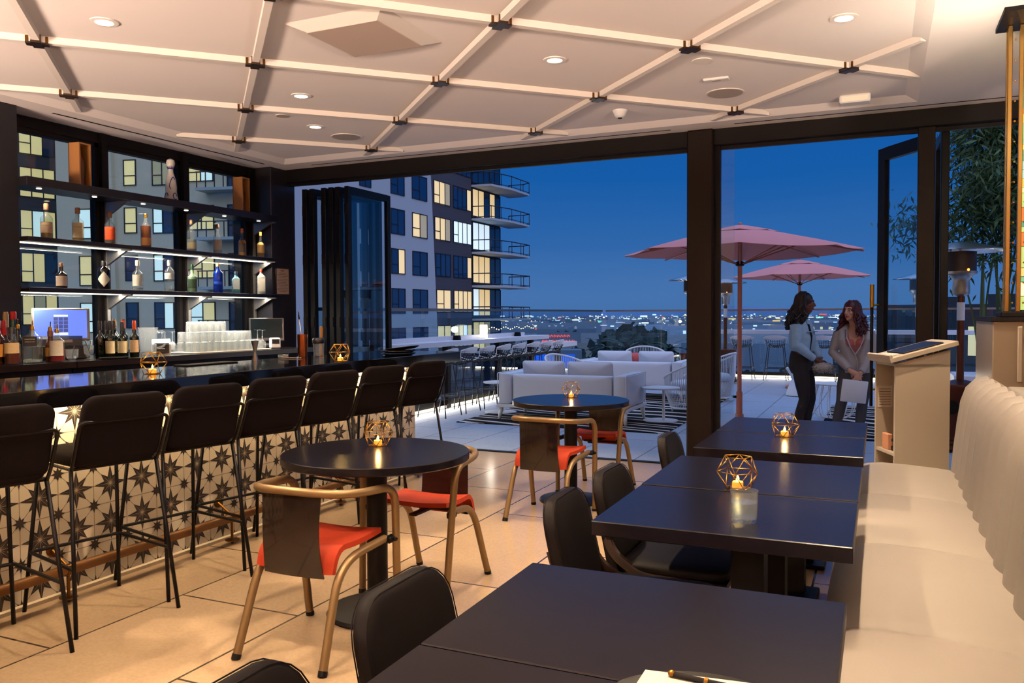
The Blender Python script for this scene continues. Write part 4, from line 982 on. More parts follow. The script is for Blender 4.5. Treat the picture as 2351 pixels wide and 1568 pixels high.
MB().lathe([(.03, 0), (.036, .04), (.033, .07), (.012, .095), (.004, .105), (.0035, .18), (.006, .186), (.034, .190), (.034, .192), (0, .193), ], n=16).build('glass_body', M_tum, wg)
WG = [(-5.97, 5.50, 1.045, 'upturned stemmed glass behind the receipt printer, left of a pair'), (-5.97, 5.62, 1.045, 'upturned stemmed glass behind the receipt printer, right of a pair'), (-5.93, 6.00, 1.045, 'upturned stemmed glass left of a pair behind the tumblers'), (-5.93, 6.16, 1.045, 'upturned stemmed glass right of a pair behind the tumblers'), (-5.70, 6.52, 1.045, 'upturned stemmed glass right of the tumblers, nearer the wall screen'), (-5.85, 6.62, 1.045, 'upturned stemmed glass tucked beside the dark screen')]
for i, (x, y, z, lab) in enumerate(WG):
    if i == 0: wg.location = (x, y, z); wg['label'] = lab
    else: dup(wg, (x, y, z), 0, lab)
light('tumbler_fill_light', 'AREA', (-5.98, 5.9, 1.56), 24, (1, .92, .78), shape='RECTANGLE', size=.05, size_y=1.2)  # added fill that whitens the tumblers, apart from the shelf's own strip
t = thing('dark_touch_screen', 'second register screen, dark, at the corner end of the back counter', 'screen', (-5.92, 6.84, Z), radians(-48))
MB().box(-.10, .08, -.10, .10, 0, .03, bev=.006).prism([(-.06, .03), (.03, .03), (0, .1), (-.04, .1)], -.06, .06, T=Matrix.Rotation(pi/2, 4, 'X')).build('stand', M_plast, t)
Ts = Matrix.Translation((.0, 0, .19)) @ Matrix.Rotation(radians(-20), 4, 'Y')
MB().box(-.03, .004, -.18, .18, -.13, .13, bev=.006, T=Ts).build('screen_body', M_plast, t); MB().box(.004, .006, -.16, .16, -.095, .115, T=Ts).build('display', mat('off_display', '0C1418', .1, noise=0), t)
t = thing('card_reader_box', 'white card reader box beside the dark screen', 'card reader', (-5.66, 6.66, Z), radians(-40))
MB().box(-.05, .05, -.05, .05, 0, .11, bev=.01).build('housing', M_white, t); MB().box(.051, .053, -.035, .035, .05, .095).build('screen', M_plast, t)
# ---------------------------------------------------------------- things on the bar top
ZB = 1.07
t = thing('cocktail_shaker', 'tall copper shaker with a bar spoon, on the inner edge of the bar', 'shaker', (-3.93, 4.93, ZB))
MB().lathe([(0, 0), (.032, 0), (.034, .006), (.041, .17), (.039, .17), (.032, .01), (0, .008)], n=28).build('cup', M_copper, t)
t = thing('bar_spoon', 'long bar spoon with a dark tip standing in the copper shaker', 'spoon', (-3.93, 4.93, ZB+.012))
MB().cyl((.01, .01, .0), (-.018, -.012, .27), .004, 8).build('shaft', M_steel, t); MB().cyl((-.018, -.012, .27), (-.023, -.016, .33), .006, 8, r1=.004).build('grip', M_plast, t)
t = thing('lidded_mixing_glass', 'clear mixing glass with a black lid beside the copper shaker', 'glass', (-3.86, 5.03, ZB))
MB().lathe([(0, 0), (.036, 0), (.038, .005), (.042, .105), (.040, .105), (.036, .012), (0, .010)], n=24).build('cup', M_gl, t); MB().lathe([(.043, .10), (.046, .105), (.046, .13), (.04, .14), (0, .14)], n=24).build('lid', M_plast, t)
t = tag(MB().lathe([(0, 0), (.016, 0), (.018, .006), (.014, .05), (.0125, .14), (.014, .21), (.012, .222), (0, .225)], n=16).build('muddler', mat('beech_wood', 'C08A48', .5, noise=.15, nscale=30), loc=(-3.97, 5.21, ZB)), 'pale wooden muddler standing at the inner edge of the bar', 'muddler')
t = tag(MB().lathe([(0, 0), (.022, 0), (.023, .003), (.009, .055), (.009, .06), (.027, .14), (.025, .14), (.007, .062), (0, .06)], n=20).build('jigger', M_steel, loc=(-3.93, 4.42, ZB)), 'steel hourglass jigger on the inner edge of the bar', 'jigger')
t = thing('bar_strainer', 'coiled steel strainer lying on the bar right of the jigger', 'strainer', (-3.92, 4.70, ZB), radians(20))
MB().tube([(.035*cos(a/3), .035*sin(a/3), .008+.0006*a) for a in range(40)], .0025, 6).build('coil', M_steel, t); MB().lathe([(0, .004), (.036, .004), (.036, .007), (0, .007)], n=20).box(.03, .13, -.01, .01, .004, .008).build('plate', M_steel, t)
t = tag(MB().box(-.06, .06, -.22, .22, 0, .008, bev=.003).build('rubber_bar_mat', M_blackmat, loc=(-3.955, 4.0, ZB)), 'black rubber mat along the inner edge of the bar', 'mat')
PLT = [(-3.40, 5.42, 0, 0, 'lowest of the stacked black plates on the bar end'), (-3.40, 5.42, .016, 0, 'middle of the stacked black plates on the bar end'), (-3.385, 5.45, .034, 7, 'topmost black plate, tilted on the stack at the bar end')]
for i, (x, y, z, a, lab) in enumerate(PLT):
    o = MB().lathe([(0, .0), (.10, .0), (.135, .014), (.132, .018), (.098, .005), (0, .005)], n=36).build('black_plate', M_black, loc=(x, y, ZB+z*1.25)); o.rotation_euler.y = radians(-a)
    tag(o, lab, 'plate', 'black plates stacked on the bar')
# ================================================================ TERRACE
M_alu = mat('white_metal', 'DADADA', .45, noise=.02); M_out = mat('outdoor_white_fabric', 'CDD0D6', .9, noise=.05, nscale=200, bump=.08, bscale=700, spec=.2)
M_rail = mat('rail_steel', '8C8480', .3, .9, noise=.08); M_led = mat('warm_floor_strip', 'FFE8C8', .5, noise=0, emit=(255, 232, 196), estr=3.2)
M_cord = mat('pale_cord', 'C9CCD2', .7, noise=.05); M_wire = mat('dark_wire', '17161A', .5, noise=.05); M_quartz = mat('white_counter', 'D8D8DC', .4, noise=.03)
def railing(lab, A, B, n):
    A = Vector((*A, 0)); B = Vector((*B, 0)); d = (B-A); Lg = d.length; T = frame_T((0, 0, 0), d/Lg, (0, 0, 1)).to_3x3().to_4x4()
    t = thing('glass_railing', lab, 'railing', A); s = Lg/n
    MB().box(0, Lg, 1.435, 1.475, -.03, .03, T=T).build('cap_rail', M_rail, t)
    MB().box(0, Lg, 0, .10, -.05, .05, T=T).build('base_shoe', M_dark, t)
    for k in range(n): MB().box(k*s+.006, (k+1)*s-.006, .10, 1.436, -.006, .006, T=T).build('pane', M_pane2, t)
    return t
railing('frameless glass railing along the left side of the terrace', (-5.98, 7.75), (-5.98, 18.45), 9)
railing('frameless glass railing across the far end of the terrace', (-5.9, 18.55), (8.6, 18.55), 11)
t = thing('floor_light_strip', 'glowing light strip at the foot of the left glass railing', 'light strip', (-5.86, 13, 0)); MB().box(-.02, .0, -5.2, 5.4, 0, .035).build('strip', M_led, t)
light('strip_light', 'AREA', (.03, 0, .06), 60, (1, .88, .7), rot=(0, radians(-60), 0), parent=t, shape='RECTANGLE', size=.04, size_y=10.4)
t = thing('floor_light_strip', 'glowing light strip at the foot of the far glass railing', 'light strip', (0, 18.43, 0)); MB().box(-5.8, 8.5, 0, .02, 0, .035).build('strip', M_led, t)
light('strip_light', 'AREA', (0, -.03, .06), 70, (1, .88, .7), rot=(radians(-60), 0, 0), parent=t, shape='RECTANGLE', size=13, size_y=.04)
# ledge counters
t = thing('ledge_counter', 'long white ledge counter along the left glass railing', 'counter', (-5.62, 10.9, 0))
MB().box(-.32, .0, -3.0, 3.3, .93, 1.0, bev=.004).build('top', M_quartz, t); MB().box(-.32, -.24, -3.0, 2.7, 1.0, 1.06).build('back_ledge', M_quartz, t)
for y in (-2.4, -.2, 1.6, 3.0): MB().box(-.30, -.21, y-.05, y+.05, 0, .93).build('post', M_col, t)
t = thing('ledge_counter', 'lower end piece of the white ledge counter, nearest the terrace corner', 'counter', (-5.62, 14.85, 0))
MB().box(-.32, .05, -.6, .75, .75, .84, bev=.004).build('top', M_quartz, t); MB().box(-.28, -.19, .35, .45, 0, .75).build('post', M_col, t)
t = thing('ledge_counter', 'white ledge counter along the far glass railing', 'counter', (0, 18.0, 0))
MB().box(-3.4, 6, -.22, .22, .95, 1.03, bev=.004).build('top', M_quartz, t)
for x in (-3.2, -1.42, .5, 2.4): MB().box(x-.06, x+.06, -.05, .05, 0, .95).build('post', M_col, t)
# wire stools
def wire_stool():
    t = thing('wire_bar_stool', '', 'bar stool', group='white wire bar stools at the ledge counters')
    def sh(u, v):
        a = (u-.5)*2
        if v < .45: q = v/.45; y = .19-q*.33; z = .70-.035*sin(pi*q)+.05*a*a; w = .17+.03*q
        else: s_ = (v-.45)/.55; y = -.14-.11*sin(s_*pi/2); z = .70+.225*s_**1.2+.05*a*a*(1-1.9*s_*s_); w = .20+.035*s_
        y += .10*a*a*(v > .3)*min(1, (v-.3)*2)
        return Vector((a*w, y, z))
    m = MB()
    for i in range(11): m.tube([sh(i/10, j/10) for j in range(11)], .0052, 4)
    for j in range(12): m.tube([sh(i/8, j/11) for i in range(9)], .0052, 4)
    m.build('wire_shell', M_wire, t)
    MB().grid(lambda u, v: sh(u, .80+.20*v)+Vector((0, -.006, .004)), 10, 4, thick=.012).build('back_cover', M_alu, t)
    MB().tube([sh(0, j/10) for j in range(11)]+[sh(i/8, 1) for i in range(9)]+[sh(1, 1-j/10) for j in range(11)], .007, 6).build('shell_rim', M_alu, t)
    for sx in (-1, 1):
        for sy in (-1, 1): MB().tube([(sx*.15, sy*.13, .69), (sx*.225, sy*.215, 0)], .0085, 6).build('leg', M_wire, t)
    MB().tube([(-.20, -.185, .25), (.20, -.185, .25), (.20, .185, .25), (-.20, .185, .25)], .007, 6, closed=True).build('footrest', M_wire, t)
    return t
ws = wire_stool(); ords = ['nearest', 'second', 'third', 'fourth', 'fifth', 'sixth', 'seventh', 'eighth']
for i in range(8):
    loc = (-5.46, 9.74+.585*i, 0); lab = 'wire stool at the left ledge counter, %s from the bar' % (ords[i]+(' one' if i == 0 else ''))
    if i == 0: ws.location = loc; ws.rotation_euler.z = radians(90); ws['label'] = lab
    else: dup(ws, loc, radians(90), lab)
for i, (x, lab) in enumerate(((-2.62, 'just left of the pink umbrella pole'), (-1.95, 'just right of the pink umbrella pole'), (-1.02, 'between the two women'), (-.25, 'behind the woman in the grey hoodie'))):
    dup(ws, (x, 17.62, 0), 0, 'wire stool at the far ledge counter, '+lab)
# small things on the counters
t = thing('table_lantern', 'glowing white lantern on the left ledge counter', 'lantern', (-5.78, 11.75, 1.001))
MB().box(-.05, .05, -.05, .05, .01, .22, bev=.01, seg=2).build('shade', mat('lantern_shade', 'FFF4DC', .5, noise=0, emit=(255, 244, 220), estr=1.6), t); MB().box(-.055, .055, -.055, .055, 0, .012).build('base', M_alu, t)
light('lantern_light', 'POINT', (.12, 0, .14), 3, (1, .9, .75), parent=t, shadow_soft_size=.05)
t = thing('spray_bottle', 'small clear bottle with yellow label on the left ledge counter by the folded doors', 'bottle', (-5.74, 8.55, 1.001))
MB().lathe([(0, 0), (.03, 0), (.032, .08), (.02, .1), (.014, .11), (0, .11)], n=16).build('body', M_bg, t); MB().lathe([(.0325, .015), (.0328, .06)], n=16).build('label', cm((226, 180, 40)), t); MB().lathe([(.016, .105), (.016, .13), (0, .13)], n=12).build('cap', M_alu, t)
for x, y, z, lab in ((-5.78, 10.85, 1.001, 'small black caddy on the left ledge counter, nearer the doors'), (-5.78, 13.1, 1.001, 'small black caddy on the left ledge counter, past the lantern'), (-1.75, 17.95, 1.031, 'small black caddy on the far ledge counter')):
    tag(MB().prism([(-.05, 0), (.05, 0), (.04, .07), (-.04, .07)], -.04, .04, T=Matrix.Rotation(pi/2, 4, 'X')).build('black_caddy', M_blackmat, loc=(x, y, z)), lab, 'caddy')
# sofas
def make_sofa():
    t = thing('sofa', '', 'sofa', group='pale outdoor sofas'); W_, D_ = 1.78, .92
    MB().box(-W_/2, W_/2, -D_/2, D_/2, .16, .20, bev=.005).build('frame', M_alu, t)
    m = MB(); cushion(m, rrect(W_-.42, .40, .02), .19, lambda u, v, d: Vector((u, -D_/2+.105+d, .40+v)), p=4); m.build('backrest', M_out, t)
    for sx in (-1, 1):
        m = MB(); cushion(m, rrect(D_, .41, .02), .20, lambda u, v, d: Vector((sx*(W_/2-.105)+d*sx, u, .405+v)), p=4); a_ = m.build('armrest', M_out, t)
        oc = rrect(D_, .41, .02); MB().tube(rim(oc, lambda u, v, d: Vector((sx*(W_/2-.105)+d*sx, u, .405+v)), .085, 1.0), .006, 5, closed=True).build('piping', M_alu, a_)
        for sy in (-1, 1):
            MB().tube([(sx*(W_/2-.05), sy*(D_/2-.05), .17), (sx*(W_/2-.03), sy*(D_/2-.03), 0)], [.04, .02], 4).build('leg', M_alu, t)
    m = MB(); cushion(m, rrect(W_-.42, D_-.22, .03), .2, lambda u, v, d: Vector((u, v+.1, .30+d)), p=4); m.build('seat', M_out, t)
    return t
sf = make_sofa(); sf.location = (-3.71, 10.18, .004); sf['label'] = 'near pale outdoor sofa with its back to the room, behind the far round table'
dup(sf, (-3.72, 13.35, .004), 0, 'farther pale outdoor sofa, beyond the near one')
def pillow(loc, lab, w=.62, h=.34, a=-12, m_=None):
    t = thing('back_cushion', lab, 'cushion', loc, 0, 'loose sofa cushions')
    fn = lambda u, v, d: Vector((u*(1+.04*abs(v)), d-(v+.1)*.2, v+h/2+.02*abs(u)*abs(u)*4*(v > 0)))
    o_ = rrect(w, h, .04); m = MB(); cushion(m, o_, .19, fn, p=1.6); m.build('cover', m_ or M_out, t); MB().tube(rim(o_, fn), .006, 5, closed=True).build('piping', M_alu if not m_ else m_, t)
    return t
pillow((-4.065, 10.11, .415), 'left back cushion on the near outdoor sofa', h=.34, w=.59); pillow((-3.42, 10.11, .415), 'right back cushion on the near outdoor sofa', h=.34, w=.61)
pillow((-4.07, 13.31, .415), 'left pale back cushion on the farther outdoor sofa', h=.34, w=.58); pillow((-3.36, 13.31, .415), 'right pale back cushion on the farther outdoor sofa', h=.34, w=.58)
pillow((-3.70, 13.56, .415), 'coral pink cushion between the pale ones on the farther sofa', w=.36, h=.30, m_=mat('coral_fabric', 'D0605A', .9, noise=.06, nscale=150))
# woven tub chairs
def woven_chair():
    t = thing('woven_armchair', '', 'chair', group='pale woven rope armchairs')
    N = 64
    def top(a): return Vector((.40*cos(a), .38*sin(a), .60-.16*sin(a)))      # back is at -y
    def bot(a): return Vector((.30*cos(a), .30*sin(a), .06))
    A0, A1 = radians(128), radians(412)
    m = MB()
    for k in range(N+1):
        a = A0+(A1-A0)*k/N; m.tube([bot(a), bot(a)*.5+top(a)*.5+Vector((.03*cos(a), .03*sin(a), 0)), top(a)], .0055, 4)
    m.build('cord_shell', M_cord, t)
    MB().tube([top(A0+(A1-A0)*k/40) for k in range(41)], .014, 8).build('top_rail', M_alu, t)
    MB().tube([bot(2*pi*k/40) for k in range(40)], .011, 8, closed=True).build('base_ring', M_alu, t)
    for a in (45, 135, 225, 315): MB().cyl((.28*cos(radians(a)), .28*sin(radians(a)), 0), (.28*cos(radians(a)), .28*sin(radians(a)), .06), .012, 8).build('foot', M_alu, t)
    m = MB(); cushion(m, [(.31*cos(2*pi*k/28), .31*sin(2*pi*k/28)) for k in range(28)], .14, lambda u, v, d: Vector((u, v, .37+d)), p=2.5); m.build('seat_cushion', M_out, t)
    return t
wc = woven_chair(); wc.location = (-2.42, 11.6, 0); wc.rotation_euler.z = radians(70); wc['label'] = 'woven rope armchair right of the near sofa, against the dark column'
dup(wc, (-4.30, 11.75, 0), radians(-110), 'woven rope armchair showing over the near sofa on the left'); dup(wc, (-4.0, 15.0, 0), radians(200), 'woven rope armchair showing over the farther sofa')
dup(wc, (-2.45, 13.2, 0), radians(80), 'woven rope armchair seen just right of the dark column')
# side tables, stools
def side_table(x, y, lab):
    t = thing('side_table', lab, 'side table', (x, y, 0), group='round white side tables')
    MB().lathe([(0, .415), (.24, .415), (.245, .42), (.245, .432), (0, .432)], n=36).build('tabletop', M_alu, t); MB().cyl((.04, 0, .01), (.04, 0, .42), .018, 12).build('pole', M_alu, t); MB().lathe([(0, 0), (.225, 0), (.225, .008), (0, .01)], n=36).build('base', M_alu, t)
side_table(-2.58, 10.42, 'round white side table right of the near outdoor sofa'); side_table(-4.90, 10.50, 'round white side table at the left end of the near outdoor sofa')
t = tag(MB().lathe([(0, 0), (.2, 0), (.205, .02), (.14, .2), (.11, .27), (.14, .34), (.2, .44), (.205, .46), (.19, .47), (0, .47)], n=32).build('hourglass_stool', M_alu, loc=(-1.24, 14.5, .0)), 'white hourglass shaped stool behind the woman in denim', 'stool')
t = thing('wire_side_table', 'white wire side table between the two women', 'side table', (-.55, 11.5, 0))
MB().lathe([(0, .44), (.24, .44), (.24, .455), (0, .455)], n=30).build('tabletop', M_alu, t)
m = MB()
for k in range(14):
    a = 2*pi*k/14; c, s_ = cos(a), sin(a); m.tube(fillet([(.2*c, .2*s_, .44), (.27*c, .27*s_, .2), (.23*c, .23*s_, .02), (.05*c, .05*s_, .01)], .1, 4), .006, 5)
m.build('wire_base', M_alu, t)
# rugs
def rug_mat(name, sc):
    m = bpy.data.materials.new(name); m.use_nodes = True; nt = m.node_tree; p = nt.nodes['Principled BSDF']; p.inputs['Roughness'].default_value = .95; p.inputs['Specular IOR Level'].default_value = .1
    tc = nt.nodes.new('ShaderNodeTexCoord'); mp = nt.nodes.new('ShaderNodeMapping'); mp.inputs['Scale'].default_value = (sc, sc*2.2, 1); mp.inputs['Rotation'].default_value = (0, 0, .55)
    w = nt.nodes.new('ShaderNodeTexWave'); w.bands_direction = 'Y'; w.inputs['Scale'].default_value = 1.0; w.inputs['Distortion'].default_value = 9; w.inputs['Detail'].default_value = 1; w.inputs['Detail Scale'].default_value = .8
    r = nt.nodes.new('ShaderNodeValToRGB'); r.color_ramp.interpolation = 'CONSTANT'
    el = r.color_ramp.elements; el[0].position = 0; el[0].color = rgb('0C0C10'); el[1].position = .46; el[1].color = rgb('CFCBC6'); e = el.new(.80); e.color = rgb('8A6F58'); e = el.new(.9); e.color = rgb('0C0C10')
    nt.links.new(tc.outputs['Object'], mp.inputs[0]); nt.links.new(mp.outputs[0], w.inputs['Vector']); nt.links.new(w.outputs['Fac'], r.inputs[0]); nt.links.new(r.outputs[0], p.inputs['Base Color'])
    return m
M_rug = rug_mat('brush_stroke_rug', .3)
tag(MB().box(-1.37, 1.37, -2.35, 2.35, 0, .0112, bev=.003).build('area_rug', M_rug, loc=(-3.62, 11.68, -.0115)), 'black and white brush stroke rug under the near outdoor sofa', 'rug')
tag(MB().box(-1.8, 1.8, -1.75, 1.75, 0, .0112, bev=.003).build('area_rug', M_rug, loc=(1.15, 11.4, -.0115)), 'black and white brush stroke rug behind the host stand', 'rug')
# umbrellas
def umbrella(x, y, lab, R_=1.36, apex=2.38, rimz=2.09, rz=.15):
    t = thing('patio_umbrella', lab, 'umbrella', (x, y, 0), rz, 'pink patio umbrellas')
    M_can = mat('pink_canvas', 'D58C8A', .9, noise=.05, nscale=60, spec=.2); M_pole = mat('terracotta_pole', 'B4715E', .45, noise=.08); n = 8
    def can(r0, r1, z0, z1, sag, wave):
        def fn(u, v):
            a = 2*pi*u; k = u*n; fr = k-math.floor(k); mid = 4*fr*(1-fr)
            r = (r0+(r1-r0)*v)*(1-.085*mid*1.0*(.3+.7*v)); z = z0+(z1-z0)*v**1.15-sag*mid*v*.6+wave*sin(a*3+1)*v
            return Vector((r*cos(a), r*sin(a), z))
        return fn
    m = MB(); m.grid(can(.33, R_, apex-.055, rimz, .025, .012), 96, 10, thick=.004); m.build('canopy', M_can, t)
    m = MB(); m.grid(can(.01, .42, apex+.03, apex-.055, .012, .004), 64, 5, thick=.004); m.build('top_vent', M_can, t)
    pole = MB().cyl((0, 0, .04), (0, 0, apex-.02), .026, 14).build('pole', M_pole, t); MB().lathe([(.03, .04), (.036, .045), (.036, .46), (.03, .465)], n=14).build('pole_sleeve', M_pole, t)
    MB().cyl((-.03, 0, .40), (-.075, 0, .40), .016, 8).build('clamp_knob', M_black, t)
    MB().lathe([(.03, rimz-.16), (.05, rimz-.15), (.05, rimz-.11), (.03, rimz-.10)], n=14).build('hub', M_black, t); MB().ball((0, 0, apex+.045), .02).build('finial', M_pole, t)
    for k in range(n):
        a = 2*pi*k/n; c, s_ = cos(a), sin(a)
        MB().cyl((.05*c, .05*s_, apex-.06), (R_*.985*c, R_*.985*s_, rimz-.012), .009, 6).build('rib', M_pole, t); MB().cyl((.05*c, .05*s_, rimz-.13), (R_*.52*c, R_*.52*s_, apex-.06-(apex-.06-rimz)*.5-.02), .008, 6).build('strut', M_pole, t)
    MB().lathe([(0, 0), (.26, 0), (.27, .01), (.26, .035), (.06, .05), (.05, .2), (0, .2)], n=32).build('base', M_pole, t)
    return t
um = umbrella(-1.50, 9.85, 'near open pink umbrella standing just right of the dark column'); dup(um, (-1.36, 16.0, 0), .5, 'farther open pink umbrella behind the two women', scale=(.93, .93, .98))
# patio heaters
def heater():
    t = thing('patio_heater', '', 'patio heater', group='bronze patio heaters'); M_hb = mat('hammered_bronze', '4A2214', .35, .5, noise=.15, nscale=90)
    MB().lathe([(0, .06), (.235, .06), (.24, .07), (.235, .10), (.205, .11), (.20, .60), (.21, .64), (.205, .66), (.06, .70), (0, .70)], n=32).build('tank_housing', M_hb, t)
    MB().lathe([(.235, .015), (.245, .03), (.235, .06), (0, .06), (0, .02), (.235, .015)], n=24).build('base', M_hb, t)
    for sx in (-1, 1): MB().cyl((sx*.16-.02, .16, .025), (sx*.16+.02, .16, .025), .025, 12).build('wheel', M_black, t)
    MB().cyl((0, 0, .69), (0, 0, 1.56), .035, 16).build('pole', M_hb, t); MB().cyl((0, 0, 1.30), (0, 0, 1.48), .0365, 16).build('pole_tape', M_alu, t)
    MB().lathe([(.035, 1.54), (.075, 1.56), (.08, 1.60), (.075, 1.70), (.10, 1.745), (.14, 1.765), (.145, 1.79), (.135, 1.79), (.09, 1.75), (.06, 1.70)], n=24).build('burner', M_steel, t)
    MB().lathe([(.135, 1.785), (.135, 1.985)], n=28).build('emitter_screen', mat('emitter_mesh', '3A3230', .5, .6, noise=.4, nscale=400), t)
    MB().lathe([(.135, 1.985), (.15, 2.02), (.17, 2.035), (.36, 2.0), (.42, 1.985), (.422, 1.992), (.36, 2.012), (.2, 2.05), (.12, 2.075), (.04, 2.085), (0, 2.088)], n=36).build('reflector', mat('polished_reflector', 'D8DADC', .18, 1.0, noise=.03), t)
    MB().ball((.05, -.14, 1.80), (.012, .008, .014)).build('pilot_flame', mat('pilot_flame', 'FF9040', .5, noise=0, emit=(255, 150, 60), estr=3), t)
    MB().lathe([(.07, 0), (.07, .012), (0, .014)], (-.08, -.185, .44), 20, axis=(-.3, -1, 0)).build('gauge', M_black, t)
    return t
ht = heater(); ht.location = (.74, 9.35, 0); ht['label'] = 'large bronze patio heater right of the host stand'
dup(ht, (-3.15, 15.0, 0), 0, 'patio heater half hidden by the dark column'); dup(ht, (-2.83, 16.75, 0), 0, 'patio heater just right of the dark column, beyond the umbrella pole'); dup(ht, (.62, 16.6, 0), 0, 'patio heater seen through the open door leaf')
# bamboo in a planter
t = thing('potted_bamboo', 'tall leafy bamboo in a planter beyond the patio heater', 'plant', (1.45, 11.9, 0))
MB().box(-.6, .9, -.35, .35, 0, .6, bev=.015).build('planter', M_quartz, t)
m = MB(); random.seed(5)
tips = []
for k in range(34):
    a = random.uniform(0, 2*pi); r = random.uniform(.2, 1.05); x0, y0 = random.uniform(-.3, .6), random.uniform(-.2, .2)
    h = random.uniform(2.7, 4.3)
    pth = [Vector((x0, y0, .55)), Vector((x0+.15*r*cos(a), y0+.15*r*sin(a), h*.55)), Vector((x0+.5*r*cos(a), y0+.5*r*sin(a), h*.85)), Vector((x0+r*cos(a), y0+r*sin(a), h)), Vector((x0+1.25*r*cos(a), y0+1.25*r*sin(a), h*.9))]
    q = fillet(pth, .8, 5); m.tube(q, [.014*(1-.75*i/len(q)) for i in range(len(q))], 5); tips.append(q)
m.build('canes', mat('bamboo_cane', '4A5A2C', .5, noise=.2), t)
lf = MB()
for k in range(20000):
    q = random.choice(tips); f_ = random.uniform(.42, 1); i = min(len(q)-1, int(f_*(len(q)-1))); c = q[i]+Vector((random.gauss(0, .16), random.gauss(0, .16), random.gauss(-.10, .18)))
    if c.z < 1.55: c.z = 1.55+random.uniform(0, .5)
    d = Vector((random.gauss(0, .6), random.gauss(0, .6), -random.uniform(.1, 1.1))).normalized(); w = d.cross(Vector((random.gauss(0, 1), random.gauss(0, 1), random.gauss(0, 1)))).normalized(); l = random.uniform(.10, .19); b = l*.10
    lf.add([c, c+d*l*.4+w*b, c+d*l, c+d*l*.4-w*b], [(0, 1, 2, 3)], random.randrange(2))
lf.build('foliage', [mat('bamboo_leaf', '3E5A2C', .55, noise=.2), mat('bamboo_leaf_dark', '28421F', .55, noise=.2)], t)
t = thing('lounge_seat', 'white outdoor lounge seat beyond the patio heater at the right', 'sofa', (1.75, 10.6, 0))
MB().box(-.7, .7, -.4, .4, .1, .42, bev=.04, seg=3).build('seat', M_out, t); MB().box(-.7, .7, .22, .42, .42, .78, bev=.04, seg=3).build('backrest', M_out, t); MB().box(-.66, .66, -.36, .38, 0, .1).build('frame', M_alu, t)
# ================================================================ HOST STAND
t = thing('host_stand', 'cream host stand with a slanted top beyond the banquette', 'lectern', (.09, 5.62, 0), radians(22))
w_, dp = .335, .31
MB().box(0, w_, 0, .018, .0, 1.06).box(w_-.018, w_, .018, dp, 0, 1.10).box(0, w_, dp-.018, dp, 0, 1.06).build('body_panels', M_beige, t)
for z, nm in ((.05, 'floor_board'), (.48, 'shelf'), (1.045, 'shelf')): MB().box(.004, w_-.018, .018, dp-.018, z, z+.018).build(nm, M_beige, t)
Tt = Matrix.Translation((-.035, 0, 1.065)) @ Matrix.Rotation(radians(-15), 4, 'Y')
MB().box(0, .43, -.02, dp+.02, 0, .03, bev=.003, T=Tt).box(0, .02, -.02, dp+.02, .03, .05, bev=.002, T=Tt).build('slanted_top', M_beige, t)
MB().prism([(0, 1.04), (w_, 1.04), (w_, 1.147), (0, 1.06)], -.018, .0, T=Matrix.Rotation(pi/2, 4, 'X')).build('top_fillet', M_beige, t)
def on_stand(u, v, d): return t.matrix_basis @ (Tt @ Vector((u, v, d)))
HM = Matrix.Translation((.09, 5.62, 0)) @ Matrix.Rotation(radians(22), 4, 'Z') @ Tt
o = MB().box(.10, .36, .02, .26, .031, .039, bev=.003).build('seating_tablet', M_plast); o.matrix_world = HM; tag(o, 'dark seating chart tablet lying on the slanted host stand top', 'tablet')
o = MB().box(.03, .09, .05, .25, .031, .034).build('note_paper', M_paper); o.matrix_world = HM; tag(o, 'white note paper at the low edge of the host stand top', 'paper')
HZ = Matrix.Translation((.09, 5.62, 0)) @ Matrix.Rotation(radians(22), 4, 'Z')
o = MB().box(.03, .10, .06, .13, .4985, .53, bev=.004).box(.05, .08, .08, .11, .53, .60, bev=.004).box(.03, .10, .07, .12, .56, .575).build('rubber_stamp', M_black); o.matrix_world = HZ; tag(o, 'black stapler shaped stamp on the shelf of the host stand', 'stamp')
o = MB().box(.02, .05, .15, .24, .4985, .60, bev=.004).build('pink_note_block', mat('peach_paper', 'E0A07C', .7, noise=.05)); o.matrix_world = HZ; tag(o, 'peach note block standing on the shelf of the host stand', 'note block')
o = MB().box(.012, .105, dp-.0215, dp-.019, .76, .90).build('posted_list', M_paper, None); o.matrix_world = HZ @ Matrix.Translation((0, -.0005, 0)); tag(o, 'printed list fixed inside the open side of the host stand', 'paper')
lst = MB()
for k in range(7): lst.box(.02, .095, dp-.0222, dp-.0215, .775+k*.017, .779+k*.017)
l_ = lst.build('printed_lines', mat('faded_print', '8A6A52'), o)
# ================================================================ CITY BEYOND THE RAILING
GZ = -17.0
struct(MB().box(-5200, 5200, -400, 5200, GZ-2, GZ).build('ground_city', mat('night_ground', '30485E', .9, noise=.5, nscale=.02)))
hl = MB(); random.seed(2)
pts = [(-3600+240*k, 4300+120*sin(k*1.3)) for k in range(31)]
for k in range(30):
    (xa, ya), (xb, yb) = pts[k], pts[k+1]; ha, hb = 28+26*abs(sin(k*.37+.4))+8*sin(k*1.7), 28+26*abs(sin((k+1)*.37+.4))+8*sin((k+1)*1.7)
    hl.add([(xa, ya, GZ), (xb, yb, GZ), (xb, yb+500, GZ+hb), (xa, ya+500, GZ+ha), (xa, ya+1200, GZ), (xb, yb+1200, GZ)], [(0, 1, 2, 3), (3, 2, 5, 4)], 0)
struct(hl.build('hill_range', mat('dusk_hills', '55799F', 1.0, noise=.1, nscale=.01)))  # brighter blue base colour stands in for haze at the horizon
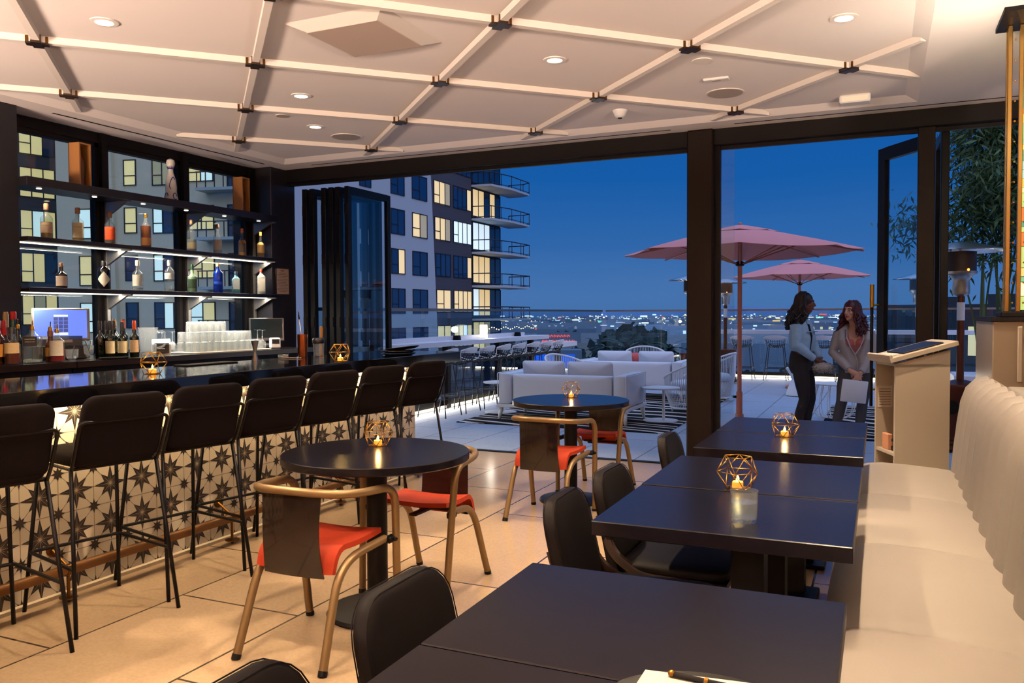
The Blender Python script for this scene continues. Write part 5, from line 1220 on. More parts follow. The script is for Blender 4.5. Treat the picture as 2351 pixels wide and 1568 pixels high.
# tower block
M_stucco = mat('pale_stucco', 'B2B9BE', .85, noise=.04, nscale=.3); M_brick = mat('dark_lap_siding', '4C4A52', .8, noise=.2, nscale=.8, stretch=(.3, .3, 14)); M_winfr = mat('window_frame_dark', '1C222E', .5, noise=.05)
M_wp = {'d': mat('dark_window', '1A3A5E', .08, noise=.2, nscale=.4, spec=.7), 'w': mat('warm_lit_window', 'FFE0A8', .5, noise=.2, nscale=.5, emit=(255, 218, 150), estr=.62), 'c': mat('white_lit_window', 'E8F4FF', .5, noise=.2, nscale=.5, emit=(214, 234, 240), estr=.85), 'm': mat('dim_lit_window', 'A09884', .5, noise=.2, nscale=.5, emit=(190, 176, 140), estr=.4)}
tw = thing('apartment_tower', 'pale and dark banded apartment tower with lit windows and balconies, left of the sky', 'building', (-34, 60, GZ))
def seg_T(A, B):
    d = Vector((B[0]-A[0], B[1]-A[1], 0)); Lg = d.length
    return frame_T((A[0]+34, A[1]-60, -GZ), d/Lg, (0, 0, 1)), Lg
def window(T, u0, u1, v0, v1, kinds, split=None, trans=True, parent=None):
    """one window unit: frame bars with a pane per light (kinds: one letter per light)"""
    n = len(kinds); w_ = (u1-u0)/n; fr = MB(); b = .07
    fr.box(u0, u1, v0, v0+b, -.02, .06, T=T).box(u0, u1, v1-b, v1, -.02, .06, T=T)
    for k in range(n+1): fr.box(u0+k*w_-b/2, u0+k*w_+b/2, v0, v1, -.02, .06, T=T)
    if trans: fr.box(u0, u0+w_, v0+(v1-v0)*.36, v0+(v1-v0)*.36+b, -.02, .06, T=T)
    f = fr.build('window', M_winfr, tw)
    for kd in sorted(set(kinds)):
        p = MB()
        for k, c in enumerate(kinds):
            if c == kd: p.box(u0+k*w_, u0+(k+1)*w_, v0, v1, -.01, .02, T=T)
        p.build('pane', M_wp[kd], f)
FL = 3.05
rows = [9.55+FL*k for k in range(-5, 5)]
# long wing along the terrace
T3, L3 = seg_T((-34, 41), (-34, 67))
w = MB()
w.add([T3 @ Vector(p) for p in ((0, GZ, 0), (20.6, GZ, 0), (17.5, 26, 0), (0, 26, 0), (0, GZ, -9), (20.6, GZ, -9), (17.5, 26, -9), (0, 26, -9))], [(0, 1, 2, 3), (1, 5, 6, 2), (3, 2, 6, 7), (0, 3, 7, 4), (0, 4, 5, 1)], 0)
w.build('pale_facade', M_stucco, tw)
w = MB(); w.box(17, L3, GZ, 26, -9, -.12, T=T3); w.build('dark_siding_facade', M_brick, tw)
def pat(r, k): 
    random.seed(r*31+k*7+1); return random
K1 = ['dd', 'dd', 'md', 'dd', 'dd', 'dd', 'dd', 'dd', 'dd', 'dd']
for r, z in enumerate(rows):
    if z > 20 or z < -6: continue
    window(T3, 12.3, 14.2, z-1.95, z, {9.55: 'dd', 6.5: 'dw'}.get(round(z, 2), 'dd')); window(T3, 15.4, 17.7, z-1.95, z, {9.55: 'wm', 6.5: 'dd'}.get(round(z, 2), 'dd'))
    window(T3, 8.2, 9.6, z-1.95, z, 'dd')
SA = {12.6: 'wwm', 9.55: 'wwm', 6.5: 'ddd', 3.45: 'ww', .4: 'ww', 15.65: 'ddd'}; SB = {12.6: 'dddw', 9.55: 'cccc', 6.5: 'dddw', 3.45: 'wwww', .4: 'wwcw', 15.65: 'dddd'}
T3b = T3 @ Matrix.Translation((0, 0, -.12))
for z in rows:
    q = round(z, 2)
    if q not in SA: continue
    u0 = 18.2+.34*(15-z)*.11+.35
    window(T3b, u0+.45, 21.9, z-1.85, z+.1, SA[q]); window(T3b, 22.5, 25.9, z-1.85, z+.1, SB[q])
# glazed corner with balconies
T4, L4 = seg_T((-34.1, 67), (-34.1, 73.2))
MB().box(0, L4, GZ, 26, -8, -.05, T=T4).build('corner_core', M_winfr, tw)
SC = {15.65: 'ddddd', 12.6: 'wwdwd', 9.55: 'cccdd', 6.5: 'wwwdd', 3.45: 'cwwdd', .4: 'wwmdd'}
def balcony(z):
    b = MB(); pl = [(.0, 0), (.2, 1.9), (3.4, 2.5), (7.6, 2.5), (8.2, 1.6), (8.2, 0)]
    b.add([T4 @ Vector((u, z-.18, d)) for u, d in pl]+[T4 @ Vector((u, z, d)) for u, d in pl], [(5, 4, 3, 2, 1, 0), (6, 7, 8, 9, 10, 11)]+[(k, (k+1) % 6, 6+(k+1) % 6, 6+k) for k in range(6)], 0)
    bo = b.build('balcony', M_stucco, tw)
    r = MB(); q = pl[:]
    for (ua, da), (ub, db) in zip(q, q[1:]):
        r.cyl(T4 @ Vector((ua, z+1.08, da)), T4 @ Vector((ub, z+1.08, db)), .05, 5); r.cyl(T4 @ Vector((ua, z+.12, da)), T4 @ Vector((ub, z+.12, db)), .035, 5)
        n = max(1, int(math.hypot(ub-ua, db-da)/1.4))
        for k in range(n+1): r.cyl(T4 @ Vector((ua+(ub-ua)*k/n, z, da+(db-da)*k/n)), T4 @ Vector((ua+(ub-ua)*k/n, z+1.08, da+(db-da)*k/n)), .035, 5)
    r.build('balcony_rail', M_winfr, bo)
for z in rows:
    q = round(z, 2)
    if q in SC:
        window(T4, .15, L4-.1, z-2.2, z+.35, SC[q], trans=False); balcony(z+.62)
balcony(-2.0)
# wing seen through the bar windows
T2, L2 = seg_T((-50, 37.5), (-36.2, 41.05))
M_stucco2 = mat('warm_stucco', 'DDD0B8', .85, noise=.04, nscale=.3); MB().box(0, L2, GZ, 22, -8, 0, T=T2).build('side_facade', M_stucco2, tw)  # same tower stucco, its tone warmed here to stand for afterglow
T2l, _ = seg_T((-50, 37.5), (-36.2, 41.05))
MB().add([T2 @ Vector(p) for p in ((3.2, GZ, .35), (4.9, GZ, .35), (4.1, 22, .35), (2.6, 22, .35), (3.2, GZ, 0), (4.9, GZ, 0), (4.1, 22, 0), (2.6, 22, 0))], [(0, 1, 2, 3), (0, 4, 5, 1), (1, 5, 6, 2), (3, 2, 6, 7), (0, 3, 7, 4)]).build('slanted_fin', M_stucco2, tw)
r2 = [11.6+3.1*k for k in range(-4, 2)]
KK = ['mm', 'dd', 'dc', 'cd', 'mw', 'dd']
for i, z in enumerate(r2):
    window(T2, 3.55-1.9, 3.55-.1, z-2.0, z, ['dd', 'cm', 'wd', 'cc', 'ww', 'dd'][i]); window(T2, 5.0, 5.85, z-1.7, z, ['d', 'd', 'd', 'w', 'w', 'd'][i]); window(T2, 7.05, 8.4, z-1.75, z, ['dd', 'dc', 'cd', 'cd', 'mm', 'dd'][i])
    window(T2, 9.6, 11.3, z-1.6, z, ['dd', 'cw', 'ww', 'ww', 'wc', 'wd'][i]); window(T2, 12.3, 13.4, z-2.1, z, ['d', 'd', 'd', 'd', 'd', 'd'][i])
    s_ = MB().box(10.8, 14.0, z-2.35, z-2.17, 0, 1.3, T=T2).build('balcony', M_stucco, tw)
    rr = MB()
    for k in range(6): rr.box(10.85+k*.6, 10.9+k*.6, z-2.17, z-1.2, 1.2, 1.25, T=T2)
    rr.box(10.8, 14.0, z-1.22, z-1.16, 1.18, 1.26, T=T2); rr.build('balcony_rail', M_winfr, s_)
T1, L1 = seg_T((-57.5, 38), (-54.6, 48.5))
MB().box(-2, L1+1, GZ, 24, -6, 0, T=T1).build('rear_facade', M_brick, tw)
for i in range(-2, 4):
    z = 9.0+FL*1.02*i
    window(T1, 1.9, 4.3, z-2.0, z+.2, ['wmw', 'wwd', 'wcw', 'www', 'wwd', 'wwm'][i+2]); window(T1, 4.6, 7.3, z-2.0, z+.2, ['ddw', 'dwd', 'ddd', 'wdw', 'ddw', 'ddd'][i+2])
# string of bulbs on the tower's lower balcony
t = thing('string_lights', 'string of warm bulbs along the lowest tower balcony above the railing', 'string lights', (-31.4, 70, .2))
MB().tube([(0, -5+.5*k, .12*sin(k*1.2)) for k in range(22)], .02, 4).build('cable', M_black, t)
bl = MB()
for k in range(22): bl.ball((0, -5+.5*k, .12*sin(k*1.2)-.06), .055, n=6)
bl.build('bulbs', mat('string_bulb', 'FFD9A0', .5, noise=0, emit=(255, 214, 150), estr=6), t)
# low buildings
def az(px, d):
    t_ = (px-1175.5)/1880.0; f_ = d; l_ = t_*d
    return (-.4099*f_+.9121*l_, .9121*f_+.4099*l_)
M_bldg = [mat('night_building_%d' % i, c_, .9, noise=.1, nscale=.2) for i, c_ in enumerate(('8A9CAE', '9AA4AE', '748698', 'A8A49C'))]  # paler wall tones stand in for aerial haze over the city
random.seed(21)
BL = [(1380, 150, 26, 11, 12.6, 3), (1240, 190, 30, 12, 13.5, 1), (1530, 190, 22, 10, 13.0, 1), (1255, 330, 40, 14, 12, 2), (1470, 420, 60, 20, 12, 0), (1700, 160, 24, 12, 12.0, 2), (1760, 240, 30, 14, 13.0, 1), (1880, 180, 26, 12, 11.5, 0), (1960, 300, 40, 16, 11.0, 2),
      (1700, 430, 44, 18, 11.8, 0), (1820, 520, 70, 20, 12.0, 2), (2060, 260, 34, 14, 13.0, 1), (1190, 480, 60, 18, 11.0, 0), (1330, 620, 80, 20, 11.5, 0), (1900, 700, 60, 26, 12.0, 0)]
for i, (px_, d, wd, dp_, h, mi) in enumerate(BL):
    x, y = az(px_, d); t = thing('low_building', 'low night-time building in the dark city beyond the far glass railing', 'building', (x, y, GZ), -atan2(x, y)+random.uniform(-.3, .3), 'low buildings of the city beyond the railing')
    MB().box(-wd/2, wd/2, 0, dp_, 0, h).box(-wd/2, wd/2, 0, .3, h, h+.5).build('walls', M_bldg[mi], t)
    wn = MB(); n = int(wd/5)
    for k in range(n):
        for j in range(int(h/3.6)):
            if random.random() < .35: wn.box(-wd/2+1.5+k*5, -wd/2+3+k*5, -.08, .1, 1.2+j*3.5, 2.8+j*3.5)
    if wn.v: wn.build('lit_windows', M_wp[random.choice('wcm')], t)
x, y = az(2235, 62); t = thing('dark_office_block', 'dark flat-roofed block with two lit windows behind the patio heater', 'building', (x, y, GZ), -atan2(x, y))
MB().box(-6, 14, 0, 12, 0, 19.0).box(-4, -1, 2, 5, 19, 19.6).box(1, 5, 3, 6, 19, 19.8).build('walls', mat('night_building_dark', '26323C', .9, noise=.1, nscale=.2), t)
for u in (-.35, 1.75): MB().box(u, u+1.3, -.08, .1, 15.1, 17.3).build('window', M_wp['w'], t)
# palms and trees
def palm(px_, d, h, lab):
    x, y = az(px_, d); t = thing('palm_tree', lab, 'tree', (x, y, GZ), group='palms beyond the railing')
    MB().tube([(0, 0, 0), (.4, .2, h*.5), (.2, 0, h-.6)], [.3, .22, .18], 7).build('trunk', mat('palm_trunk', '2A2A2C', .9), t)
    m = MB(); random.seed(int(px_))
    for k in range(26):
        a = random.uniform(0, 2*pi); e_ = random.uniform(-.5, 1.1); l = random.uniform(2.4, 3.4)
        c = [Vector((.2+l*q*cos(a)*cos(e_*(1-q)), l*q*sin(a)*cos(e_*(1-q)), h-.6+l*q*sin(e_)*1.0-1.6*q*q)) for q in (0, .25, .5, .75, 1)]
        s_ = Vector((-sin(a), cos(a), 0))
        for q in range(4): m.add([c[q]-s_*(.35-.06*q), c[q]+s_*(.35-.06*q)+Vector((0, 0, -.1)), c[q+1]+s_*(.28-.07*q), c[q+1]-s_*(.28-.07*q)], [(0, 1, 2, 3)])
    m.build('fronds', mat('palm_frond', '22382E', .8, noise=.3, nscale=2), t)
for a in ((1395, 105, 14.6), (1440, 80, 15.4), (1530, 105, 14.4), (1352, 92, 13.0)): palm(*a, 'dark palm tree in the cluster right of centre beyond the far glass railing')
palm(1548, 92, 12.8, 'dark palm tree just left of the dark column beyond the railing')
def tree(px_, d, h, r, lab):
    x, y = az(px_, d); t = thing('city_tree', lab, 'tree', (x, y, GZ), group='dark trees beyond the railing'); random.seed(int(px_*3))
    MB().cyl((0, 0, 0), (0, 0, h*.6), .3, 7, r1=.18).build('trunk', mat('palm_trunk', '2A2A2C', .9), t)
    m = MB()
    for k in range(420):
        u = Vector((random.gauss(0, 1), random.gauss(0, 1), random.gauss(0, 1))).normalized()*r*random.uniform(.5, 1); c = Vector((u.x, u.y, h-r*.8+u.z*.8)); s_ = r*.16
        v1 = Vector((random.gauss(0, 1), random.gauss(0, 1), random.gauss(0, 1))).normalized()*s_; v2 = v1.orthogonal().normalized()*s_*.7
        m.add([c-v1, c+v2, c+v1, c-v2], [(0, 1, 2, 3)])
    m.build('crown', mat('night_foliage', '1E3230', .9, noise=.3, nscale=1), t)
for a in ((1180, 125, 11.5, 4.0), (1320, 140, 12.5, 4.5), (1450, 125, 16.8, 7), (1497, 112, 14.2, 4.5), (1720, 120, 10.0, 4), (1835, 130, 10.4, 4), (1940, 140, 10.0, 4), (1300, 220, 14.0, 6), (1160, 170, 13.5, 5)): tree(*a, 'dark bushy tree in the city beyond the railing')
# red lit sign on a far wall
x, y = az(1283, 185); t = thing('red_sign', 'small glowing red sign on a dark building right of the left ledge counter', 'sign', (x, y, -3.6), -atan2(x, y))
MB().box(-5, 5, .1, .4, -2.4, 1.0).build('backing', M_bldg[2], t)
sg = MB()
for j, (a0, n) in enumerate(((-2.6, 7), (-3.8, 10))):
    for k in range(n): sg.tube([(a0+k*.75, 0, -j*1.15-.2), (a0+k*.75+.2, 0, -j*1.15+.35), (a0+k*.75+.45, 0, -j*1.15-.1), (a0+k*.75+.6, 0, -j*1.15+.2)], .07, 4)
sg.build('neon_script', mat('red_neon', 'FF5040', .5, noise=0, emit=(255, 76, 60), estr=3.2), t)
x, y = az(1272, 118); t = thing('lit_storefront', 'blue lit storefront low in the city, below the left ledge counter', 'building', (x, y, GZ), -atan2(x, y))
MB().box(-4, 4, 0, 6, 0, 13.2).build('walls', M_bldg[2], t); MB().box(-3, 3, -.1, .05, 10.6, 12.6).build('lit_window', mat('blue_lit_window', '2060E0', .5, noise=.3, nscale=.6, emit=(20, 96, 235), estr=.9), t)
# far city lights (nobody could count them)
random.seed(9); cl = MB(); CMS = [mat('city_light_%d' % i, c_, .5, noise=0, emit=c_, estr=s_) for i, (c_, s_) in enumerate((((255, 244, 225), 1.1), ((210, 235, 255), 1.1), ((255, 200, 120), 1.0), ((120, 255, 200), .9), ((255, 90, 70), 1.0)))]
for k in range(1100):
    px_ = random.uniform(880, 2351); d = 170*math.exp(random.uniform(0, 1)**.75*3.0); x, y = az(px_, d); s_ = d/1880*random.choice((.4, .6, .8, 1.0, 1.6))
    h = random.uniform(4, 14)
    m_ = random.choices(range(5), (50, 25, 18, 2, 5))[0]; wv = random.choice((1, 1, 1, 2.5, 5)) 
    cl.box(x-s_*wv, x+s_*wv, y-s_, y+s_, GZ+h, GZ+h+s_*2, m_)
tag(cl.build('city_lights', CMS), 'scatter of tiny city lights out to the horizon beyond the glass railing', 'city lights', kind='stuff')
fb_ = MB(); random.seed(33)
for k in range(420):
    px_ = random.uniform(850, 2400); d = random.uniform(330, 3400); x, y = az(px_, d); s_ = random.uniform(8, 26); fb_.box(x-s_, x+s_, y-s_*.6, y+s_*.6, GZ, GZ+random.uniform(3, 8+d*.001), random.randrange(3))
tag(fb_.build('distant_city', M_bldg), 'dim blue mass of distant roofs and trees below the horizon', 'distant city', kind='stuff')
# ================================================================ PEOPLE
def fused(mb, name, mats, parent, voxel=.008, smooth=2):
    """fuse overlapping volumes into one continuous surface"""
    o = mb.build(name, mats, None)
    r = o.modifiers.new('r', 'REMESH'); r.mode = 'VOXEL'; r.voxel_size = voxel; r.use_smooth_shade = True
    s_ = o.modifiers.new('s', 'SMOOTH'); s_.iterations = smooth; s_.factor = .5
    dg = bpy.context.evaluated_depsgraph_get(); me = bpy.data.meshes.new_from_object(o.evaluated_get(dg))
    n = bpy.data.objects.new(name+'_tmp', me); bpy.data.objects.remove(o); n.name = name; COL.objects.link(n); n.parent = parent
    return n
def bez(a, b, c, n=8): return [Vector(a)*(1-t)**2+Vector(b)*2*t*(1-t)+Vector(c)*t*t for t in [k/n for k in range(n+1)]]
def hand(mb, wrist, d, nrm, side, curl=.5, s=.92):
    """palm, four bent fingers and a thumb; d points along the hand, nrm out of the palm, side = +-1 puts the thumb"""
    d = Vector(d).normalized(); nrm = (Vector(nrm)-d*d.dot(Vector(nrm))).normalized(); w = d.cross(nrm)*side; wr = Vector(wrist)
    mb.tube([wr-d*.02, wr+d*.02*s, wr+d*.06*s, wr+d*.09*s], [(.024*s, .018*s), (.032*s, .017*s), (.038*s, .015*s), (.036*s, .012*s)], 12, flat=w)
    for k, ln in enumerate((.070, .080, .075, .058)):
        p = wr+d*.085*s+w*(.028-.0187*k)*s; dd = d+w*(.10-.07*k); pts = [p]; 
        for q, f_ in enumerate((.45, .32, .25)):
            ang = curl*(q+1)*.75; v = (dd*cos(ang)+nrm*sin(ang)).normalized(); pts.append(pts[-1]+v*ln*s*f_)
        mb.tube(pts, [.0088*s, .0085*s, .0078*s, .0065*s], 8); mb.ball(pts[-1], .0066*s, n=8)
    p = wr+d*.03*s+w*.03*s; v1 = (d*.6+w*.7+nrm*.35).normalized(); v2 = (d*.85+w*.2+nrm*.5).normalized()
    mb.tube([p-w*.01, p+v1*.035*s, p+v1*.035*s+v2*.03*s], [.012*s, .010*s, .008*s], 8); mb.ball(p+v1*.035*s+v2*.03*s, .008*s, n=8)
def head(mb, c, yaw, pitch=0, s=1.0):
    """skull, jaw, nose, brow, ears; looks along local -y before turning by yaw"""
    T = Matrix.Translation(c) @ Matrix.Rotation(yaw, 4, 'Z') @ Matrix.Rotation(pitch, 4, 'X') @ Matrix.Scale(s, 4)
    t = MB().ball((0, .012, .03), (.073, .092, .088), n=24)
    t.ball((0, -.022, -.04), (.056, .062, .070), n=20); t.ball((0, -.052, -.088), (.026, .026, .020), n=12)
    t.tube([(0, -.083, .02), (0, -.098, -.008), (0, -.108, -.024), (0, -.088, -.034)], [.008, .011, .014, .010], 10)
    t.ball((0, -.072, .030), (.05, .02, .012), n=12).ball((-.033, -.062, -.022), (.020, .018, .018), n=10).ball((.033, -.062, -.022), (.020, .018, .018), n=10)
    for sx in (-1, 1): t.ball((sx*.073, .018, -.008), (.010, .020, .031), n=12)
    t.ball((0, -.076, -.056), (.024, .014, .008), n=10).ball((0, -.074, -.066), (.021, .014, .008), n=10)
    mb.add([T @ v for v in t.v], t.f, 0, True); return T
def face_parts(T, person, brow, lip, iris='2A1A12'):
    ey = MB(); ir = MB(); br = MB(); lp = MB()
    for sx in (-1, 1):
        ey.ball((sx*.030, -.0765, .006), (.0125, .008, .0062), n=12, T=T); ir.ball((sx*.030, -.0822, .006), (.0056, .004, .0056), n=10, T=T)
        br.tube([T @ Vector((sx*.014, -.089, .026)), T @ Vector((sx*.032, -.087, .031)), T @ Vector((sx*.050, -.072, .025))], [.003, .0036, .002], 6)
    lp.tube([T @ Vector((-.023, -.079, -.058)), T @ Vector((-.008, -.0895, -.054)), T @ Vector((.008, -.0895, -.054)), T @ Vector((.023, -.079, -.058))], [.002, .0042, .0042, .002], 6)
    lp.tube([T @ Vector((-.02, -.080, -.061)), T @ Vector((0, -.089, -.066)), T @ Vector((.02, -.080, -.061))], [.002, .005, .002], 6)
    ey.build('eyes', mat('eye_white', 'D8D4CC', .3, noise=0), person); ir.build('irises', mat('eye_iris', iris, .2, noise=0), person); br.build('eyebrows', mat('brow_%s' % brow, brow, .8, noise=0), person); lp.build('lips', mat('lips_%s' % lip, lip, .45, noise=.05), person)
def hair_strands(m, T, n, length, spread, seed, wave=.02, r=.011, back=.03, front_gap=1.15):
    random.seed(seed)
    for k in range(n):
        a = random.uniform(-pi+front_gap/2, pi-front_gap/2)      # 0 = back of the head
        el = random.uniform(.25, 1.25); 
        p0 = Vector((.080*sin(a)*cos(el), .014+.098*cos(a)*cos(el), .03+.100*sin(el)))
        out = Vector((sin(a), cos(a), 0)); ln = length*random.uniform(.75, 1.08); pts = [p0*.9, p0+Vector((0, 0, .006))]
        p1 = Vector((.090*sin(a), .014+.104*cos(a), -.01))
        pts.append(p1)
        for q in range(1, 6): pts.append(p1+out*(spread*q/5+.01*sin(q*1.7+k))+Vector((wave*sin(q*2.1+k*1.3), back*q/5+wave*cos(q*1.9+k*.7), -ln*q/5)))
        m.tube([T @ x for x in pts], [r*.7, r, r*1.15, r*1.15, r*1.1, r, r*.85, r*.4], 6)
    m.ball((0, .018, .034), (.081, .099, .094), n=20, T=T)
# ---- woman in the denim jacket
M_skinA = mat('deep_brown_skin', '623A2B', .5, noise=.06, nscale=30); M_hairA = mat('black_hair', '0C090A', .5, noise=.2, nscale=60, stretch=(1, 1, .2)); M_denim = mat('light_denim', '94B4CC', .85, noise=.22, nscale=22, bump=.15, bscale=600); M_pantA = mat('black_trousers', '0E0D12', .8, noise=.1, nscale=80)
A = thing('person', 'woman with long black hair, denim jacket and black trousers, holding a furry clutch', 'person', (-.775, 9.50, -.012), radians(24.2))
sd = Vector((.62, .78, 0)); fw = Vector((.78, -.62, 0))      # shoulder line, facing
def at(base, s_=0, f_=0, z=0): b_ = Vector(base); return Vector((b_.x, b_.y, 0))+sd*s_+fw*f_+Vector((0, 0, z))
hips = (0.0, 0, 0); chest = (-.02, 0, 0)
b = MB()
b.tube([at(hips, 0, -.02, .80), at(hips, 0, -.01, .92), at(chest, 0, 0, 1.02), at(chest, 0, .015, 1.14), at(chest, 0, .0, 1.26), at(chest, 0, .0, 1.31)], [(.15, .105), (.145, .10), (.115, .085), (.14, .10), (.15, .07), (.06, .05)], 20, flat=sd)
HC = at(chest, 0, .05, 1.50)
b.tube([at(chest, 0, 0, 1.27), at(chest, 0, .02, 1.36), HC+Vector((0, 0, -.05))], [.052, .044, .046], 14)
T_A = head(b, HC, radians(62), radians(2), .97)
SHR = at(chest, -.155, 0, 1.265); SHL = at(chest, .155, 0, 1.265); ELR = at(chest, -.205, .02, 1.045); ELL = at(chest, .19, .07, 1.05); WRR = at(hips, -.045, .17, .88); WRL = at(hips, .05, .185, .87)
for S_, E_, W_ in ((SHR, ELR, WRR), (SHL, ELL, WRL)): b.tube([S_, S_*.5+E_*.5, E_, E_*.5+W_*.5, W_], [.046, .042, .036, .034, .024], 12)
hand(b, WRR, (sd*.35+fw*.55+Vector((0, 0, -.7))), sd, 1, .75); hand(b, WRL, (-sd*.35+fw*.5+Vector((0, 0, -.75))), -sd, -1, .7)
HR = at(hips, -.075, 0, .83); HL = at(hips, .075, 0, .83); KR = at(hips, -.06, .045, .45); KL = at(hips, .07, .07, .45); AR = at(hips, -.06, -.03, .085); AL = at(hips, .08, .02, .085)
for h_, k_, a_ in ((HR, KR, AR), (HL, KL, AL)): b.tube([h_, h_*.5+k_*.5, k_, k_*.55+a_*.45+fw*-.015, a_], [.088, .072, .05, .05, .032], 14)
for a_ in (AR, AL): b.tube([a_+fw*-.03+Vector((0, 0, -.04)), a_+fw*.05+Vector((0, 0, -.055)), a_+fw*.14+Vector((0, 0, -.065))], [.03, .032, .022], 10)
fused(b, 'body', M_skinA, A); face_parts(T_A, A, '0C090A', '5A2A26')
h = MB(); hair_strands(h, T_A, 90, .27, .05, 4, .022, .012, .03, 2.5); h.build('hair', M_hairA, A)
tr = MB()
tr.tube([at(hips, 0, -.015, .985), at(hips, 0, -.02, .90), at(hips, 0, -.025, .80), at(hips, 0, -.02, .74)], [(.128, .098), (.155, .112), (.160, .118), (.13, .09)], 20, flat=sd)
for h_, k_, a_ in ((HR, KR, AR), (HL, KL, AL)): tr.tube([h_+Vector((0, 0, .02)), h_*.5+k_*.5, k_, k_*.55+a_*.45+fw*-.015, a_+Vector((0, 0, .02))], [.096, .080, .057, .055, .040], 14)
fused(tr, 'trousers', M_pantA, A)
sh_ = MB()
for a_ in (AR, AL): sh_.tube([a_+fw*-.05+Vector((0, 0, -.045)), a_+fw*.03+Vector((0, 0, -.048)), a_+fw*.11+Vector((0, 0, -.058)), a_+fw*.165+Vector((0, 0, -.063))], [(.034, .04), (.038, .037), (.040, .027), (.022, .018)], 12, flat=sd)
fused(sh_, 'shoes', M_blackmat, A, .006)
tp = MB(); tp.tube([at(chest, 0, .012, .99), at(chest, 0, .025, 1.14), at(chest, 0, .018, 1.27)], [(.112, .092), (.135, .098), (.11, .07)], 18, flat=sd); fused(tp, 'black_top', M_blackmat, A)
jk = MB()                                                                   # jacket: two fronts, a back and sleeves, open at the chest
for s_ in (-1, 1):
    jk.tube([at(chest, s_*.085, .018, .975), at(chest, s_*.085, .028, 1.12), at(chest, s_*.085, .018, 1.25), at(chest, s_*.05, .0, 1.31)], [(.066, .108), (.076, .112), (.078, .085), (.04, .062)], 16, flat=sd)
jk.tube([at(chest, 0, -.03, .98), at(chest, 0, -.03, 1.14), at(chest, 0, -.025, 1.27)], [(.13, .085), (.15, .09), (.15, .065)], 18, flat=sd)
for S_, E_, W_ in ((SHR, ELR, WRR), (SHL, ELL, WRL)): jk.tube([S_, S_*.5+E_*.5, E_, E_*.5+W_*.5, E_*.12+W_*.88], [.062, .058, .054, .047, .038], 14)
jk.tube([at(chest, -.07, .06, 1.30), at(chest, -.09, -.02, 1.335), at(chest, 0, -.06, 1.345), at(chest, .09, -.02, 1.335), at(chest, .07, .06, 1.30)], [.018]*5, 8)
j_ = fused(jk, 'denim_jacket', M_denim, A, .008, 3)
sm = MB()
for s_ in (-1, 1):
    for z in (1.19,): sm.box(-.04, .04, -.004, .004, -.05, .012, T=frame_T(at(chest, s_*.088, .135, z), sd, (0, 0, 1)) @ Matrix.Rotation(0, 4, 'X'))
    sm.ball(at(chest, s_*.03, .14, 1.08), .005, n=6); sm.ball(at(chest, s_*.03, .14, 1.16), .005, n=6)
sm.build('pocket_flaps', M_denim, j_)
er = MB(); er.tube([T_A @ Vector((.080+.0*cos(2*pi*k/10), .016+.013*cos(2*pi*k/10), -.05+.013*sin(2*pi*k/10))) for k in range(10)], .002, 5, closed=True).tube([T_A @ Vector((-.080, .016+.013*cos(2*pi*k/10), -.05+.013*sin(2*pi*k/10))) for k in range(10)], .002, 5, closed=True); er.build('earrings', M_gold, A)
cl_ = thing('clutch_bag', 'furry mottled clutch bag held by the woman in denim', 'bag', A.matrix_basis @ at(hips, -.005, .225, .80), radians(24.2))
fz = MB(); fz.ball((0, 0, 0), (.105, .055, .06), n=18); random.seed(8)
for k in range(900):
    v = Vector((random.gauss(0, 1), random.gauss(0, 1), random.gauss(0, 1))).normalized(); p = Vector((v.x*.10, v.y*.052, v.z*.057)); q = p+v*.022+Vector((random.gauss(0, .006), random.gauss(0, .006), -.008)); w = v.orthogonal().normalized()*.003; fz.add([p-w, p+w, q], [(0, 1, 2)], random.randrange(3))
fz.build('fur', [mat('fur_cream', 'B9AFA2', .9), mat('fur_grey', '7A726C', .9), mat('fur_brown', '5A4A40', .9)], cl_)
# ---- woman in the grey hoodie
M_skinB = mat('light_skin', 'D09A7C', .5, noise=.05, nscale=30); M_hairB = mat('burgundy_hair', '3E0E16', .45, noise=.25, nscale=50, stretch=(1, 1, .2)); M_hood = mat('grey_marl_jersey', 'A59E98', .92, noise=.1, nscale=120, bump=.1, bscale=700); M_leg = mat('charcoal_leggings', '3E4148', .85, noise=.1, nscale=80)
Bp = thing('person', 'woman with burgundy hair, open grey hoodie and charcoal leggings, holding a white folder', 'person', (-.245, 9.56, -.012), radians(24.2))
sd = Vector((.95, -.31, 0)); fw = Vector((-.31, -.95, 0))
hips = (.02, 0, 0); chest = (0.0, .02, 0)
b = MB()
b.tube([at(hips, 0, -.02, .74), at(hips, 0, -.01, .84), at(chest, 0, 0, .95), at(chest, 0, .015, 1.09), at(chest, 0, 0, 1.19), at(chest, 0, 0, 1.23)], [(.15, .105), (.145, .10), (.115, .085), (.14, .105), (.145, .07), (.06, .05)], 20, flat=sd)
b.ball(at(chest, -.062, .085, 1.085), (.062, .055, .058), n=14).ball(at(chest, .062, .085, 1.085), (.062, .055, .058), n=14)
HC = at(chest, -.03, .05, 1.405)
b.tube([at(chest, 0, 0, 1.19), at(chest, -.01, .02, 1.28), HC+Vector((0, 0, -.05))], [.052, .042, .044], 14)
T_B = head(b, HC, radians(-58), radians(-4), .95)
SHR = at(chest, -.15, 0, 1.185); SHL = at(chest, .15, 0, 1.185); ELR = at(chest, -.215, .02, .965); ELL = at(chest, .195, .03, .965); WRR = at(hips, -.075, .17, .775); WRL = at(hips, .02, .19, .745)
for S_, E_, W_ in ((SHR, ELR, WRR), (SHL, ELL, WRL)): b.tube([S_, S_*.5+E_*.5, E_, E_*.5+W_*.5, W_], [.044, .040, .034, .032, .023], 12)
